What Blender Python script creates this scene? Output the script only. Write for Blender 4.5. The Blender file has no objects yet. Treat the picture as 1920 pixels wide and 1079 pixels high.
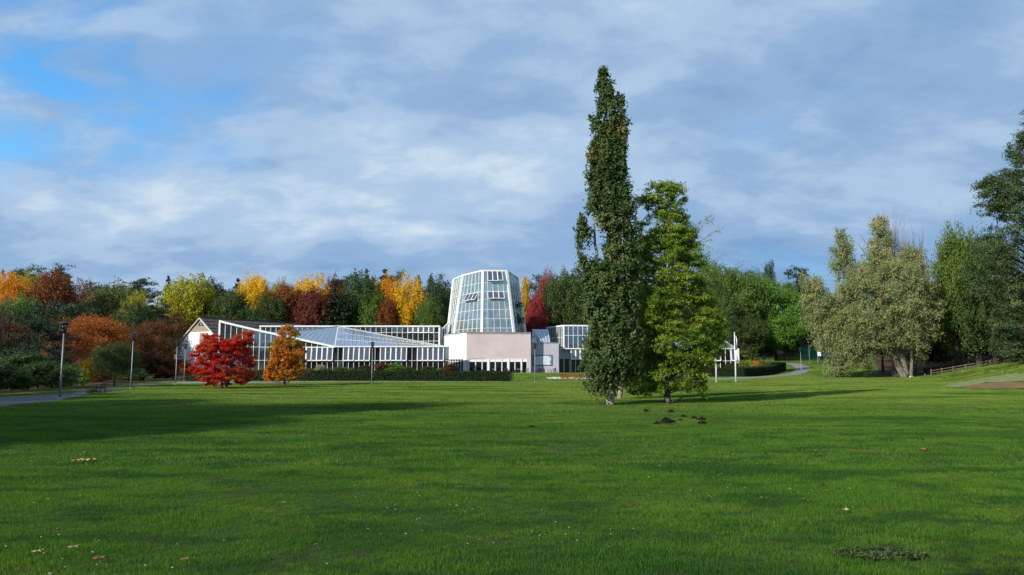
import bpy, math, random
import numpy as np
from mathutils import Vector, Matrix

R = math.radians
sc = bpy.context.scene
col = sc.collection
rnd = random.Random(7)

# ------------------------------------------------------------------ camera
EYE, F, PITCH = 2.0, 1400.0, math.atan(145.5 / 1400.0)
cd = bpy.data.cameras.new('camera')
cd.sensor_width = 36.0
cd.lens = 36.0 * F / 1920.0
cd.clip_start, cd.clip_end = 0.1, 6000
cam = bpy.data.objects.new('camera', cd)
cam.location = (0, 0, EYE)
cam.rotation_euler = (math.pi / 2 + PITCH, 0, 0)
col.objects.link(cam)
sc.camera = cam

# ------------------------------------------------------------------ light
SUN_EL = R(27)
SH = Vector((0.74, 0.67, 0)).normalized()          # the way shadows fall on the ground
sd = bpy.data.lights.new('sun', 'SUN')
sd.energy = 5.0
sd.angle = R(0.6)
sd.color = (1.0, 0.93, 0.82)
sun = bpy.data.objects.new('sun', sd)
sdir = Vector((SH.x * math.cos(SUN_EL), SH.y * math.cos(SUN_EL), -math.sin(SUN_EL)))
sun.rotation_euler = sdir.to_track_quat('-Z', 'Y').to_euler()
sun.location = (-60, -60, 60)
col.objects.link(sun)

w = bpy.data.worlds.new('World')
sc.world = w
w.use_nodes = True
nt = w.node_tree
nt.nodes.clear()
def N(tree, typ, **kw):
    n = tree.nodes.new(typ)
    for k, v in kw.items():
        if k == 'inp':
            for a, b in v.items(): n.inputs[a].default_value = b
        else: setattr(n, k, v)
    return n
def world_nodes():
    L = nt.links.new
    def math_(op, a, b=None, clamp=False):
        n = N(nt, 'ShaderNodeMath', operation=op, use_clamp=clamp)
        for i, v in enumerate((a, b)):
            if v is None: continue
            if isinstance(v, (int, float)): n.inputs[i].default_value = v
            else: L(v, n.inputs[i])
        return n.outputs[0]
    def ramp(fac, stops):
        n = N(nt, 'ShaderNodeValToRGB')
        L(fac, n.inputs[0])
        e = n.color_ramp.elements
        while len(e) < len(stops): e.new(0.5)
        for i, (p, c) in enumerate(stops):
            e[i].position = p; e[i].color = (*c, 1)
        n.color_ramp.interpolation = 'EASE'
        return n.outputs[0]
    sky = N(nt, 'ShaderNodeTexSky', sky_type='NISHITA', sun_disc=False, sun_elevation=SUN_EL,
            sun_rotation=math.atan2(-SH.x, -SH.y), air_density=1.0, dust_density=0.6, ozone_density=2.2)
    tc = N(nt, 'ShaderNodeTexCoord')
    sep = N(nt, 'ShaderNodeSeparateXYZ'); L(tc.outputs['Generated'], sep.inputs[0])
    z = math_('MAXIMUM', sep.outputs['Z'], 0.0)
    k = math_('ADD', z, 0.34)
    ux = math_('DIVIDE', sep.outputs['X'], k)
    uy = math_('DIVIDE', sep.outputs['Y'], k)
    cv = N(nt, 'ShaderNodeCombineXYZ'); L(ux, cv.inputs[0]); L(uy, cv.inputs[1])
    mp = N(nt, 'ShaderNodeMapping'); L(cv.outputs[0], mp.inputs[0])
    mp.inputs['Rotation'].default_value = (0, 0, R(-14)); mp.inputs['Scale'].default_value = (1.35, 1.75, 1)
    mp.inputs['Location'].default_value = (2.3, 0.9, 0)
    def noise(scale, detail, rough, dist=0.0, vec=mp):
        n = N(nt, 'ShaderNodeTexNoise', inp={'Scale': scale, 'Detail': detail, 'Roughness': rough, 'Distortion': dist})
        L(vec.outputs[0], n.inputs['Vector']); return n.outputs['Fac']
    n1 = noise(1.15, 5, 0.5, 0.25)
    n2 = noise(3.2, 7, 0.52, 0.35)
    mp2 = N(nt, 'ShaderNodeMapping'); L(cv.outputs[0], mp2.inputs[0])
    mp2.inputs['Rotation'].default_value = (0, 0, R(-22)); mp2.inputs['Scale'].default_value = (1.3, 2.9, 1)
    mp2.inputs['Location'].default_value = (7.1, 3.2, 0)
    n3 = noise(1.4, 5, 0.5, 0.2, mp2)
    def gap(vec, a, b):
        dp = N(nt, 'ShaderNodeVectorMath', operation='DOT_PRODUCT')
        L(tc.outputs['Generated'], dp.inputs[0]); dp.inputs[1].default_value = Vector(vec).normalized()
        mr = N(nt, 'ShaderNodeMapRange', interpolation_type='SMOOTHSTEP', inp={'From Min': a, 'From Max': b})
        L(dp.outputs['Value'], mr.inputs['Value']); return mr.outputs[0]
    n4 = noise(7.5, 6, 0.55, 0.4)
    s = math_('ADD', math_('MULTIPLY', n1, 0.40), math_('ADD', math_('ADD', math_('MULTIPLY', n2, 0.24), math_('MULTIPLY', n4, 0.12)), math_('MULTIPLY', n3, 0.26)))
    s = math_('ADD', s, math_('MULTIPLY', gap((-0.34, 0.88, 0.33), 0.86, 1.0), 0.045))      # thinner, brighter cloud around the gap
    low = N(nt, 'ShaderNodeMapRange', interpolation_type='SMOOTHSTEP', inp={'From Min': 0.02, 'From Max': 0.26, 'To Min': 0.035, 'To Max': 0.0}); L(z, low.inputs['Value'])
    s = math_('SUBTRACT', s, low.outputs[0])                                                                          # clouds seen edge-on, greyer low down
    cloud = ramp(s, [(0.38, (0.180, 0.315, 0.535)), (0.490, (0.260, 0.405, 0.620)), (0.565, (0.37, 0.51, 0.70)), (0.67, (0.58, 0.69, 0.80))])
    g1 = gap((-0.57, 0.735, 0.375), 0.972, 1.0)
    g2 = gap((-0.42, 0.86, 0.33), 0.988, 1.0)
    g = math_('ADD', g1, math_('MULTIPLY', g2, 0.45))
    hole = math_('MULTIPLY', g, math_('ADD', math_('MULTIPLY', math_('SUBTRACT', 0.54, n2), 5.5), 0.40), True)
    thin = math_('MULTIPLY', math_('SUBTRACT', 0.42, n1), 2.0, True)
    clear = math_('MAXIMUM', hole, math_('MULTIPLY', thin, 0.7), True)
    cover = math_('SUBTRACT', 1.0, clear, True)
    tn = N(nt, 'ShaderNodeMix', data_type='RGBA', blend_type='MULTIPLY'); tn.inputs[0].default_value = 1.0
    L(sky.outputs[0], tn.inputs[6]); tn.inputs[7].default_value = (0.72, 1.42, 1.80, 1)      # the photograph's white balance
    b1 = N(nt, 'ShaderNodeBackground', inp={'Strength': 0.125}); L(tn.outputs[2], b1.inputs[0])
    b2 = N(nt, 'ShaderNodeBackground', inp={'Strength': 1.0}); L(cloud, b2.inputs[0])
    mx = N(nt, 'ShaderNodeMixShader'); L(cover, mx.inputs[0]); L(b1.outputs[0], mx.inputs[1]); L(b2.outputs[0], mx.inputs[2])
    out = N(nt, 'ShaderNodeOutputWorld'); L(mx.outputs[0], out.inputs[0])
world_nodes()
vs = sc.view_settings
vs.view_transform = 'Standard'; vs.look = 'None'; vs.exposure = 0.16; vs.gamma = 1.0; vs.use_curve_mapping = False
sc.cycles.max_bounces = 8; sc.cycles.transparent_max_bounces = 24
sc.cycles.transmission_bounces = 4; sc.cycles.glossy_bounces = 3; sc.cycles.diffuse_bounces = 3

# ------------------------------------------------------------------ terrain and measuring helpers
def sstep(a, b, x):
    t = np.clip((x - a) / (b - a), 0, 1); return t * t * (3 - 2 * t)
def gz(x, y):
    x = np.asarray(x, float); y = np.asarray(y, float)
    z = 0.5 * sstep(98, 146, y)
    z = z + 9.0 * sstep(190, 300, y)
    e = sstep(34, 58, x)
    t = np.clip(y - 118, 0, 80)
    z = z + e * (0.058 * t - 0.4 * sstep(98, 146, y) * (1 - 0))
    d = (x - 41) * 0.926 - (y - 61) * 0.377
    sp = np.log1p(np.exp(np.clip(d / 1.3, -30, 30))) * 1.3
    z = z + 0.2 * np.minimum(sp, 12) + 0.26 * np.clip(sp - 12, 0, 40)
    dl = (-x - 32) * 0.9 + (y - 45) * 0.1 - 12
    z = z + 0.05 * np.clip(dl, 0, 60) * (1 - sstep(80, 112, y))
    z = z + 0.05 * np.sin(x * 0.13 + 1.3) * np.sin(y * 0.11) * sstep(12, 40, y)
    return z
def G(x, y): return float(gz(x, y))
sP, cP = math.sin(PITCH), math.cos(PITCH)
def ray(px, py):
    u = (px - 960) / F; v = (539.5 - py) / F
    return Vector((u, cP - v * sP, sP + v * cP))
def P(px, py, Y):
    d = ray(px, py); return Vector((0, 0, EYE)) + d * (Y / d.y)
def gpt(px, py, off=0.0):
    d = ray(px, py); Y = 5.0; prev = 4.0
    while Y < 400:
        p = Vector((0, 0, EYE)) + d * (Y / d.y)
        if p.z < G(p.x, p.y) + off: break
        prev = Y; Y *= 1.01
    lo, hi = prev, Y
    for _ in range(24):
        m = (lo + hi) / 2; p = Vector((0, 0, EYE)) + d * (m / d.y)
        if p.z < G(p.x, p.y) + off: hi = m
        else: lo = m
    return Vector((0, 0, EYE)) + d * (hi / d.y)
def XatY(px, Y): return ray(px, 685).x / ray(px, 685).y * Y

# ------------------------------------------------------------------ materials
MAT = {}
def mat(name):
    m = bpy.data.materials.new(name); m.use_nodes = True; m.node_tree.nodes.clear(); MAT[name] = m
    t = m.node_tree; o = N(t, 'ShaderNodeOutputMaterial'); return m, t, o
def solid(name, c, rough=0.7, metal=0.0, var=0.12, scale=3.0, bump=0.0, spec=0.4, dirt=None):
    m, t, o = mat(name)
    b = N(t, 'ShaderNodeBsdfPrincipled', inp={'Roughness': rough, 'Metallic': metal, 'Specular IOR Level': spec})
    tc = N(t, 'ShaderNodeTexCoord'); n = N(t, 'ShaderNodeTexNoise', inp={'Scale': scale, 'Detail': 6, 'Roughness': 0.6})
    t.links.new(tc.outputs['Object'], n.inputs['Vector'])
    r = N(t, 'ShaderNodeValToRGB'); t.links.new(n.outputs['Fac'], r.inputs[0])
    e = r.color_ramp.elements
    d = dirt or tuple(x * (1 - 2 * var) for x in c)
    e[0].position = 0.3; e[0].color = (*d, 1)
    e[1].position = 0.65; e[1].color = (*[min(1, x * (1 + var * 0.4)) for x in c], 1)
    t.links.new(r.outputs[0], b.inputs['Base Color'])
    if bump:
        bn = N(t, 'ShaderNodeBump', inp={'Strength': bump, 'Distance': 0.02}); t.links.new(n.outputs['Fac'], bn.inputs['Height'])
        t.links.new(bn.outputs[0], b.inputs['Normal'])
    t.links.new(b.outputs[0], o.inputs[0]); return m
def leafmat(name, a, b, c=None, trans=0.35, nscale=0.35, cw=0.5):
    """leaf colours a..b by leaf; patches of colour c through the crown"""
    m, t, o = mat(name); L = t.links.new
    at = N(t, 'ShaderNodeAttribute', attribute_name='v')
    r = N(t, 'ShaderNodeMix', data_type='RGBA'); L(at.outputs['Fac'], r.inputs[0])
    r.inputs[6].default_value = (*a, 1); r.inputs[7].default_value = (*b, 1)
    src = r.outputs[2]
    if c:
        tc = N(t, 'ShaderNodeTexCoord'); n = N(t, 'ShaderNodeTexNoise', inp={'Scale': nscale, 'Detail': 3})
        L(tc.outputs['Object'], n.inputs['Vector'])
        ad = N(t, 'ShaderNodeMath', operation='MULTIPLY_ADD'); L(at.outputs['Fac'], ad.inputs[0]); ad.inputs[1].default_value = 0.25
        L(n.outputs['Fac'], ad.inputs[2])
        mr = N(t, 'ShaderNodeMapRange', inp={'From Min': 0.78 - cw * 0.4, 'From Max': 0.9 - cw * 0.4}); L(ad.outputs[0], mr.inputs['Value'])
        r2 = N(t, 'ShaderNodeMix', data_type='RGBA'); L(mr.outputs[0], r2.inputs[0]); L(src, r2.inputs[6]); r2.inputs[7].default_value = (*c, 1)
        src = r2.outputs[2]
    oi = N(t, 'ShaderNodeObjectInfo'); hs = N(t, 'ShaderNodeHueSaturation')
    mv = N(t, 'ShaderNodeMapRange', inp={'To Min': 0.85, 'To Max': 1.15}); L(oi.outputs['Random'], mv.inputs['Value']); L(mv.outputs[0], hs.inputs['Value'])
    L(src, hs.inputs['Color'])
    d = N(t, 'ShaderNodeBsdfPrincipled', inp={'Roughness': 0.55, 'Specular IOR Level': 0.25}); L(hs.outputs[0], d.inputs['Base Color'])
    tr = N(t, 'ShaderNodeBsdfTranslucent'); L(hs.outputs[0], tr.inputs[0])
    mx = N(t, 'ShaderNodeMixShader', inp={0: trans}); L(d.outputs[0], mx.inputs[1]); L(tr.outputs[0], mx.inputs[2])
    L(mx.outputs[0], o.inputs[0]); return m
def glassmat(name, tint, refl=0.18, dust=0.04, dustc=(0.6, 0.65, 0.7)):
    m, t, o = mat(name); L = t.links.new
    lw = N(t, 'ShaderNodeLayerWeight', inp={'Blend': 0.35})
    mr = N(t, 'ShaderNodeMapRange', inp={'To Min': refl, 'To Max': 0.95}); L(lw.outputs['Fresnel'], mr.inputs['Value'])
    gl = N(t, 'ShaderNodeBsdfGlossy', inp={'Roughness': 0.03}); gl.inputs[0].default_value = (0.92, 0.97, 1, 1)
    tp = N(t, 'ShaderNodeBsdfTransparent'); tp.inputs[0].default_value = (*tint, 1)
    mx = N(t, 'ShaderNodeMixShader'); L(mr.outputs[0], mx.inputs[0]); L(tp.outputs[0], mx.inputs[1]); L(gl.outputs[0], mx.inputs[2])
    df = N(t, 'ShaderNodeBsdfDiffuse'); df.inputs[0].default_value = (*dustc, 1)
    tc = N(t, 'ShaderNodeTexCoord'); n = N(t, 'ShaderNodeTexNoise', inp={'Scale': 0.8, 'Detail': 6}); L(tc.outputs['Object'], n.inputs['Vector'])
    m2 = N(t, 'ShaderNodeMath', operation='MULTIPLY'); L(n.outputs['Fac'], m2.inputs[0]); m2.inputs[1].default_value = dust * 2
    mx2 = N(t, 'ShaderNodeMixShader'); L(m2.outputs[0], mx2.inputs[0]); L(mx.outputs[0], mx2.inputs[1]); L(df.outputs[0], mx2.inputs[2])
    L(mx2.outputs[0], o.inputs[0]); return m

M_white = solid('white_paint', (0.8, 0.8, 0.8), 0.5, var=0.06)
M_wall = solid('white_render', (0.82, 0.81, 0.78), 0.85, var=0.05, scale=0.6)
M_pink = solid('pink_render', (0.54, 0.46, 0.46), 0.85, var=0.07, scale=0.35)
M_grey = solid('grey_render', (0.40, 0.40, 0.46), 0.85, var=0.05, scale=0.5)
M_coping = solid('coping_metal', (0.22, 0.23, 0.25), 0.5, 0.3)
M_alu = solid('aluminium', (0.42, 0.44, 0.46), 0.45, 0.3, var=0.06)
M_dark = solid('dark_metal', (0.03, 0.03, 0.035), 0.5, 0.2)
M_pole = solid('galvanised_pole', (0.27, 0.29, 0.33), 0.5, 0.35, var=0.1)
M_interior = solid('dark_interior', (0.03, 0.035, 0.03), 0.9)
M_shingle = solid('dark_shingle', (0.125, 0.10, 0.088), 0.95, var=0.3, scale=1.6, bump=0.6, dirt=(0.045, 0.038, 0.034), spec=.15)
M_board = solid('weathered_boards', (0.36, 0.29, 0.22), 0.85, var=0.2, scale=4)
M_bark = solid('bark_grey', (0.16, 0.13, 0.105), 0.95, var=0.3, scale=6, bump=0.6)
M_barkp = solid('bark_pale', (0.34, 0.30, 0.25), 0.95, var=0.3, scale=5, bump=0.6, dirt=(0.10, 0.085, 0.07))
M_barkw = solid('bark_willow', (0.22, 0.19, 0.155), 0.95, var=0.3, scale=3, bump=0.6, dirt=(0.08, 0.07, 0.055))
M_barkd = solid('bark_dark', (0.06, 0.048, 0.04), 0.95, var=0.3, scale=6)
M_asphalt = solid('path_asphalt', (0.095, 0.082, 0.088), 0.95, var=0.18, scale=2.2, bump=0.3)
M_asphalt2 = solid('path_gravel', (0.23, 0.215, 0.21), 0.95, var=0.14, scale=1.5, bump=0.3)
M_soil = solid('dark_soil', (0.020, 0.014, 0.010), 1.0, var=0.35, scale=14, bump=1.0, spec=.03)
M_earth = solid('bare_earth', (0.25, 0.135, 0.08), 1.0, var=0.25, scale=.9, bump=0.6, dirt=(0.075, 0.11, 0.03), spec=.03)
M_stone = solid('pale_stone', (0.5, 0.48, 0.46), 0.9, var=0.15, scale=5)
M_timber = solid('fence_timber', (0.17, 0.145, 0.105), 0.9, var=0.25, scale=5)
M_green = solid('green_sheet_metal', (0.05, 0.42, 0.23), 0.6, var=0.1)
M_greenpale = solid('pale_green_column', (0.33, 0.44, 0.20), 0.8, var=0.12, scale=1.2)
M_slate = solid('wood_weathered', (0.075, 0.06, 0.055), 0.85, var=0.25, scale=8)
M_blue = solid('flag_blue', (0.03, 0.12, 0.45), 0.8)
M_black = solid('flag_black', (0.02, 0.02, 0.02), 0.8)
M_mural = solid('mural_pale', (0.55, 0.66, 0.64), 0.6, var=0.05)
M_muraldk = solid('mural_violet', (0.13, 0.11, 0.24), 0.6, var=0.2)
G_wall = glassmat('clear_glazing', (0.50, 0.62, 0.60), 0.17, 0.03)
G_low = glassmat('dim_glazing', (0.40, 0.47, 0.45), 0.05, 0.01)
G_tower = glassmat('tower_glazing', (0.70, 0.86, 0.84), 0.24, 0.08, (0.75, 0.85, 0.86))
G_roof = glassmat('roof_glazing', (0.45, 0.52, 0.58), 0.32, 0.30, (0.42, 0.50, 0.62))
G_vent = glassmat('vent_glazing', (0.36, 0.38, 0.44), 0.13, 0.16, (0.24, 0.26, 0.33))

F_ = {}
F_['darkgreen'] = leafmat('leaf_dark_green', (0.030, 0.060, 0.016), (0.083, 0.141, 0.033), (0.125, 0.167, 0.037))
F_['pine'] = leafmat('leaf_pine', (0.016, 0.038, 0.019), (0.047, 0.084, 0.038), trans=0.15)
F_['spruce'] = leafmat('leaf_spruce', (0.013, 0.026, 0.013), (0.034, 0.056, 0.023), trans=0.12)
F_['green'] = leafmat('leaf_green', (0.061, 0.120, 0.021), (0.150, 0.246, 0.042), (0.211, 0.264, 0.035))
F_['bright'] = leafmat('leaf_bright_green', (0.070, 0.172, 0.022), (0.156, 0.312, 0.037), (0.250, 0.328, 0.031), cw=0.35)
F_['olive'] = leafmat('leaf_olive', (0.073, 0.094, 0.026), (0.179, 0.194, 0.049), (0.259, 0.194, 0.032), cw=0.35)
F_['lime'] = leafmat('leaf_lime', (0.276, 0.289, 0.017), (0.580, 0.524, 0.030), (0.138, 0.221, 0.022), cw=0.35)
F_['yellow'] = leafmat('leaf_yellow', (0.520, 0.300, 0.009), (0.850, 0.554, 0.021), (0.347, 0.300, 0.018), cw=0.2)
F_['orange'] = leafmat('leaf_orange', (0.506, 0.202, 0.013), (0.850, 0.405, 0.021), (0.278, 0.114, 0.015), cw=0.4)
F_['rust'] = leafmat('leaf_rust', (0.138, 0.044, 0.014), (0.358, 0.121, 0.024), (0.117, 0.062, 0.022), cw=0.45)
F_['rusttop'] = leafmat('leaf_rust_top', (0.211, 0.059, 0.013), (0.554, 0.185, 0.029), (0.132, 0.066, 0.019), cw=0.35)
F_['brown'] = leafmat('leaf_brown', (0.083, 0.036, 0.015), (0.224, 0.093, 0.026), (0.090, 0.090, 0.022), cw=0.3)
F_['burgundy'] = leafmat('leaf_burgundy', (0.083, 0.018, 0.015), (0.254, 0.056, 0.033), (0.299, 0.105, 0.030), cw=0.35)
F_['crimson'] = leafmat('leaf_crimson', (0.196, 0.018, 0.025), (0.391, 0.052, 0.057), (0.138, 0.023, 0.023), cw=0.3)
F_['pinkred'] = leafmat('leaf_pink_red', (0.20, 0.05, 0.04), (0.36, 0.12, 0.08), (0.12, 0.10, 0.03), cw=0.3)
F_['maple'] = leafmat('leaf_red_maple', (0.50, 0.020, 0.018), (0.85, 0.060, 0.030), (0.70, 0.14, 0.028), trans=0.5, nscale=0.5, cw=0.36)
F_['mapleo'] = leafmat('leaf_orange_maple', (0.48, 0.14, 0.014), (0.80, 0.34, 0.030), (0.40, 0.32, 0.025), trans=0.48, nscale=0.5, cw=0.40)
F_['orshrub'] = leafmat('leaf_orange_shrub', (0.25, 0.055, 0.015), (0.50, 0.13, 0.025), (0.12, 0.09, 0.02), cw=0.3)
F_['poplar'] = leafmat('leaf_poplar', (0.041, 0.086, 0.024), (0.138, 0.199, 0.061), (0.172, 0.172, 0.052), nscale=0.6, cw=0.25)
F_['ash'] = leafmat('leaf_ash', (0.105, 0.190, 0.018), (0.30, 0.45, 0.045), (0.42, 0.50, 0.055), trans=0.42, nscale=0.5, cw=0.32)
F_['ashd'] = leafmat('leaf_ash_dark', (0.036, 0.078, 0.012), (0.096, 0.156, 0.024), (0.144, 0.192, 0.024), nscale=0.6, cw=0.2)
F_['willow'] = leafmat('leaf_willow', (0.17, 0.205, 0.075), (0.42, 0.47, 0.200), (0.60, 0.48, 0.17), trans=0.4, nscale=0.30, cw=0.14)
F_['willowtop'] = leafmat('leaf_willow_top', (0.20, 0.16, 0.055), (0.44, 0.33, 0.12), (0.62, 0.34, 0.06), nscale=0.4, cw=0.45)
F_['twig'] = leafmat('twig_brown', (0.085, 0.060, 0.050), (0.17, 0.12, 0.10), trans=0.0)
F_['twigp'] = leafmat('twig_pale', (0.20, 0.15, 0.12), (0.34, 0.26, 0.20), trans=0.1)
F_['larch'] = leafmat('leaf_larch', (0.028, 0.058, 0.020), (0.090, 0.135, 0.045), (0.12, 0.15, 0.05), trans=0.25, cw=0.3)
F_['hedge'] = leafmat('leaf_hedge', (0.010, 0.024, 0.006), (0.034, 0.066, 0.014), trans=0.2)
def grassmat():
    m, t, o = mat('grass_blades'); L = t.links.new
    at = N(t, 'ShaderNodeAttribute', attribute_name='v'); ge = N(t, 'ShaderNodeNewGeometry')
    def noise(s, d, sx=1., sy=1.):
        mp = N(t, 'ShaderNodeMapping'); L(ge.outputs['Position'], mp.inputs[0]); mp.inputs['Scale'].default_value = (sx, sy, 1)
        n = N(t, 'ShaderNodeTexNoise', inp={'Scale': s, 'Detail': d, 'Roughness': .6}); L(mp.outputs[0], n.inputs[0]); return n.outputs['Fac']
    def mixc(f, a, b):
        r = N(t, 'ShaderNodeMix', data_type='RGBA'); L(f, r.inputs[0])
        for i, v in ((6, a), (7, b)):
            if isinstance(v, tuple): r.inputs[i].default_value = (*v, 1)
            else: L(v, r.inputs[i])
        return r.outputs[2]
    def mr(f, a, b):
        r = N(t, 'ShaderNodeMapRange', interpolation_type='SMOOTHSTEP', inp={'From Min': a, 'From Max': b}); L(f, r.inputs['Value']); return r.outputs[0]
    c = mixc(at.outputs['Fac'], (0.032, 0.100, 0.008), (0.118, 0.265, 0.024))
    d = mixc(at.outputs['Fac'], (0.060, 0.130, 0.010), (0.180, 0.310, 0.030))
    e = mixc(at.outputs['Fac'], (0.016, 0.066, 0.009), (0.052, 0.155, 0.020))
    c = mixc(mr(noise(0.35, 4, 1, 1.5), .47, .66), c, d)
    c = mixc(mr(noise(0.8, 4, .8, 1.6), .48, .64), c, e)
    c = mixc(mr(noise(0.11, 3, .7, 1.8), .52, .62), c, e)
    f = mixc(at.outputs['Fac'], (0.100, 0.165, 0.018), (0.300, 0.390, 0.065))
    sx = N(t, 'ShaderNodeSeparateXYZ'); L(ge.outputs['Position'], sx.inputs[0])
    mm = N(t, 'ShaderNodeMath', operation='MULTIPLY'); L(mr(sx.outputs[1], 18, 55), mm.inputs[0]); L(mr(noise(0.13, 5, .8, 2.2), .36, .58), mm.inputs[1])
    c = mixc(mm.outputs[0], c, f)                                   # mown grass painted paler with distance, standing in for its sunlit brightness
    br = mixc(mr(noise(2.6, 3), .66, .76), c, (0.16, 0.12, 0.035))
    b = N(t, 'ShaderNodeBsdfPrincipled', inp={'Roughness': 0.5, 'Specular IOR Level': 0.2}); L(br, b.inputs['Base Color'])
    tr = N(t, 'ShaderNodeBsdfTranslucent'); L(br, tr.inputs[0]); mx = N(t, 'ShaderNodeMixShader', inp={0: .4}); L(b.outputs[0], mx.inputs[1]); L(tr.outputs[0], mx.inputs[2]); L(mx.outputs[0], o.inputs[0]); return m
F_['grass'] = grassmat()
F_['dry'] = leafmat('dry_grass', (0.34, 0.30, 0.16), (0.55, 0.50, 0.32), trans=0.3)

def ground_mat():
    m, t, o = mat('ground_surface'); L = t.links.new
    tc = N(t, 'ShaderNodeTexCoord')
    def noise(s, d=5, rough=0.6, sx=1.0, sy=1.0):
        mp = N(t, 'ShaderNodeMapping'); L(tc.outputs['Object'], mp.inputs[0]); mp.inputs['Scale'].default_value = (sx, sy, 1)
        n = N(t, 'ShaderNodeTexNoise', inp={'Scale': s, 'Detail': d, 'Roughness': rough}); L(mp.outputs[0], n.inputs[0]); return n.outputs['Fac']
    def ramp(f, a, b, p=0.35, q=0.65):
        r = N(t, 'ShaderNodeValToRGB'); L(f, r.inputs[0]); e = r.color_ramp.elements
        e[0].position = p; e[0].color = (*a, 1); e[1].position = q; e[1].color = (*b, 1); return r.outputs[0]
    def mix(f, a, b, typ='MIX'):
        r = N(t, 'ShaderNodeMix', data_type='RGBA', blend_type=typ)
        if isinstance(f, float): r.inputs[0].default_value = f
        else: L(f, r.inputs[0])
        L(a, r.inputs[6]); L(b, r.inputs[7]); return r.outputs[2]
    big = ramp(noise(0.12), (0.075, 0.130, 0.016), (0.115, 0.180, 0.028))
    fine = ramp(noise(9, 6, 0.75), (0.045, 0.085, 0.010), (0.150, 0.215, 0.035))
    lawn = mix(0.55, big, fine)
    mid = ramp(noise(0.9, 5, 0.6, 0.6, 1.6), (0.055, 0.10, 0.010), (0.13, 0.19, 0.028), 0.4, 0.7)
    lawn = mix(0.35, lawn, mid)
    floor = ramp(noise(1.3, 6), (0.045, 0.030, 0.018), (0.12, 0.070, 0.038))
    at = N(t, 'ShaderNodeAttribute', attribute_name='forest')
    nn = N(t, 'ShaderNodeMath', operation='MULTIPLY_ADD'); L(noise(0.5), nn.inputs[0]); nn.inputs[1].default_value = 0.8
    sb = N(t, 'ShaderNodeMath', operation='SUBTRACT'); L(at.outputs['Fac'], sb.inputs[0]); sb.inputs[1].default_value = 0.4; L(sb.outputs[0], nn.inputs[2])
    st = N(t, 'ShaderNodeMapRange', inp={'From Min': 0.42, 'From Max': 0.58}); L(nn.outputs[0], st.inputs['Value'])
    at2 = N(t, 'ShaderNodeAttribute', attribute_name='rough')
    dry = ramp(noise(1.2, 5, 0.6), (0.06, 0.12, 0.018), (0.20, 0.20, 0.075))
    c = mix(at2.outputs['Fac'], lawn, dry)
    at3 = N(t, 'ShaderNodeAttribute', attribute_name='thatch'); th = ramp(noise(7, 5), (0.016, 0.026, 0.008), (0.045, 0.060, 0.016)); thm = N(t, 'ShaderNodeMath', operation='MULTIPLY'); L(at3.outputs['Fac'], thm.inputs[0]); thm.inputs[1].default_value = .8
    c = mix(thm.outputs[0], c, th)
    c = mix(st.outputs[0], c, floor)
    b = N(t, 'ShaderNodeBsdfPrincipled', inp={'Roughness': 0.9, 'Specular IOR Level': 0.1}); L(c, b.inputs['Base Color'])
    bp = N(t, 'ShaderNodeBump', inp={'Strength': 0.9, 'Distance': 0.05}); L(noise(14, 6, 0.8), bp.inputs['Height'])
    bp2 = N(t, 'ShaderNodeBump', inp={'Strength': 0.6, 'Distance': 0.25}); L(noise(1.2, 4), bp2.inputs['Height']); L(bp.outputs[0], bp2.inputs['Normal'])
    L(bp2.outputs[0], b.inputs['Normal']); L(b.outputs[0], o.inputs[0]); return m
M_ground = ground_mat()

# ------------------------------------------------------------------ object helpers
def link(o, parent=None):
    col.objects.link(o)
    if parent is not None: o.parent = parent
    return o
def tag(o, label=None, cat=None, group=None, kind=None):
    if label: o['label'] = label
    if cat: o['category'] = cat
    if group: o['group'] = group
    if kind: o['kind'] = kind
    return o
def empty(name, loc=(0, 0, 0), rz=0.0, label=None, cat=None, group=None):
    o = bpy.data.objects.new(name, None); o.location = loc; o.rotation_euler = (0, 0, rz); o.empty_display_size = 0.3
    link(o); return tag(o, label, cat, group)
def np_mesh(name, V, Fq, v=None, smooth=False):
    """V (n,3), Fq (m,4) or (m,3) faces"""
    me = bpy.data.meshes.new(name)
    V = np.asarray(V, np.float32); Fq = np.asarray(Fq, np.int32); k = Fq.shape[1]
    me.vertices.add(len(V)); me.vertices.foreach_set('co', V.ravel())
    me.loops.add(Fq.size); me.loops.foreach_set('vertex_index', Fq.ravel())
    me.polygons.add(len(Fq)); me.polygons.foreach_set('loop_start', np.arange(0, Fq.size, k, dtype=np.int32))
    if smooth: me.polygons.foreach_set('use_smooth', np.ones(len(Fq), bool))
    if v is not None:
        a = me.attributes.new('v', 'FLOAT', 'FACE'); a.data.foreach_set('value', np.asarray(v, np.float32))
    me.update(calc_edges=True); return me
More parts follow.
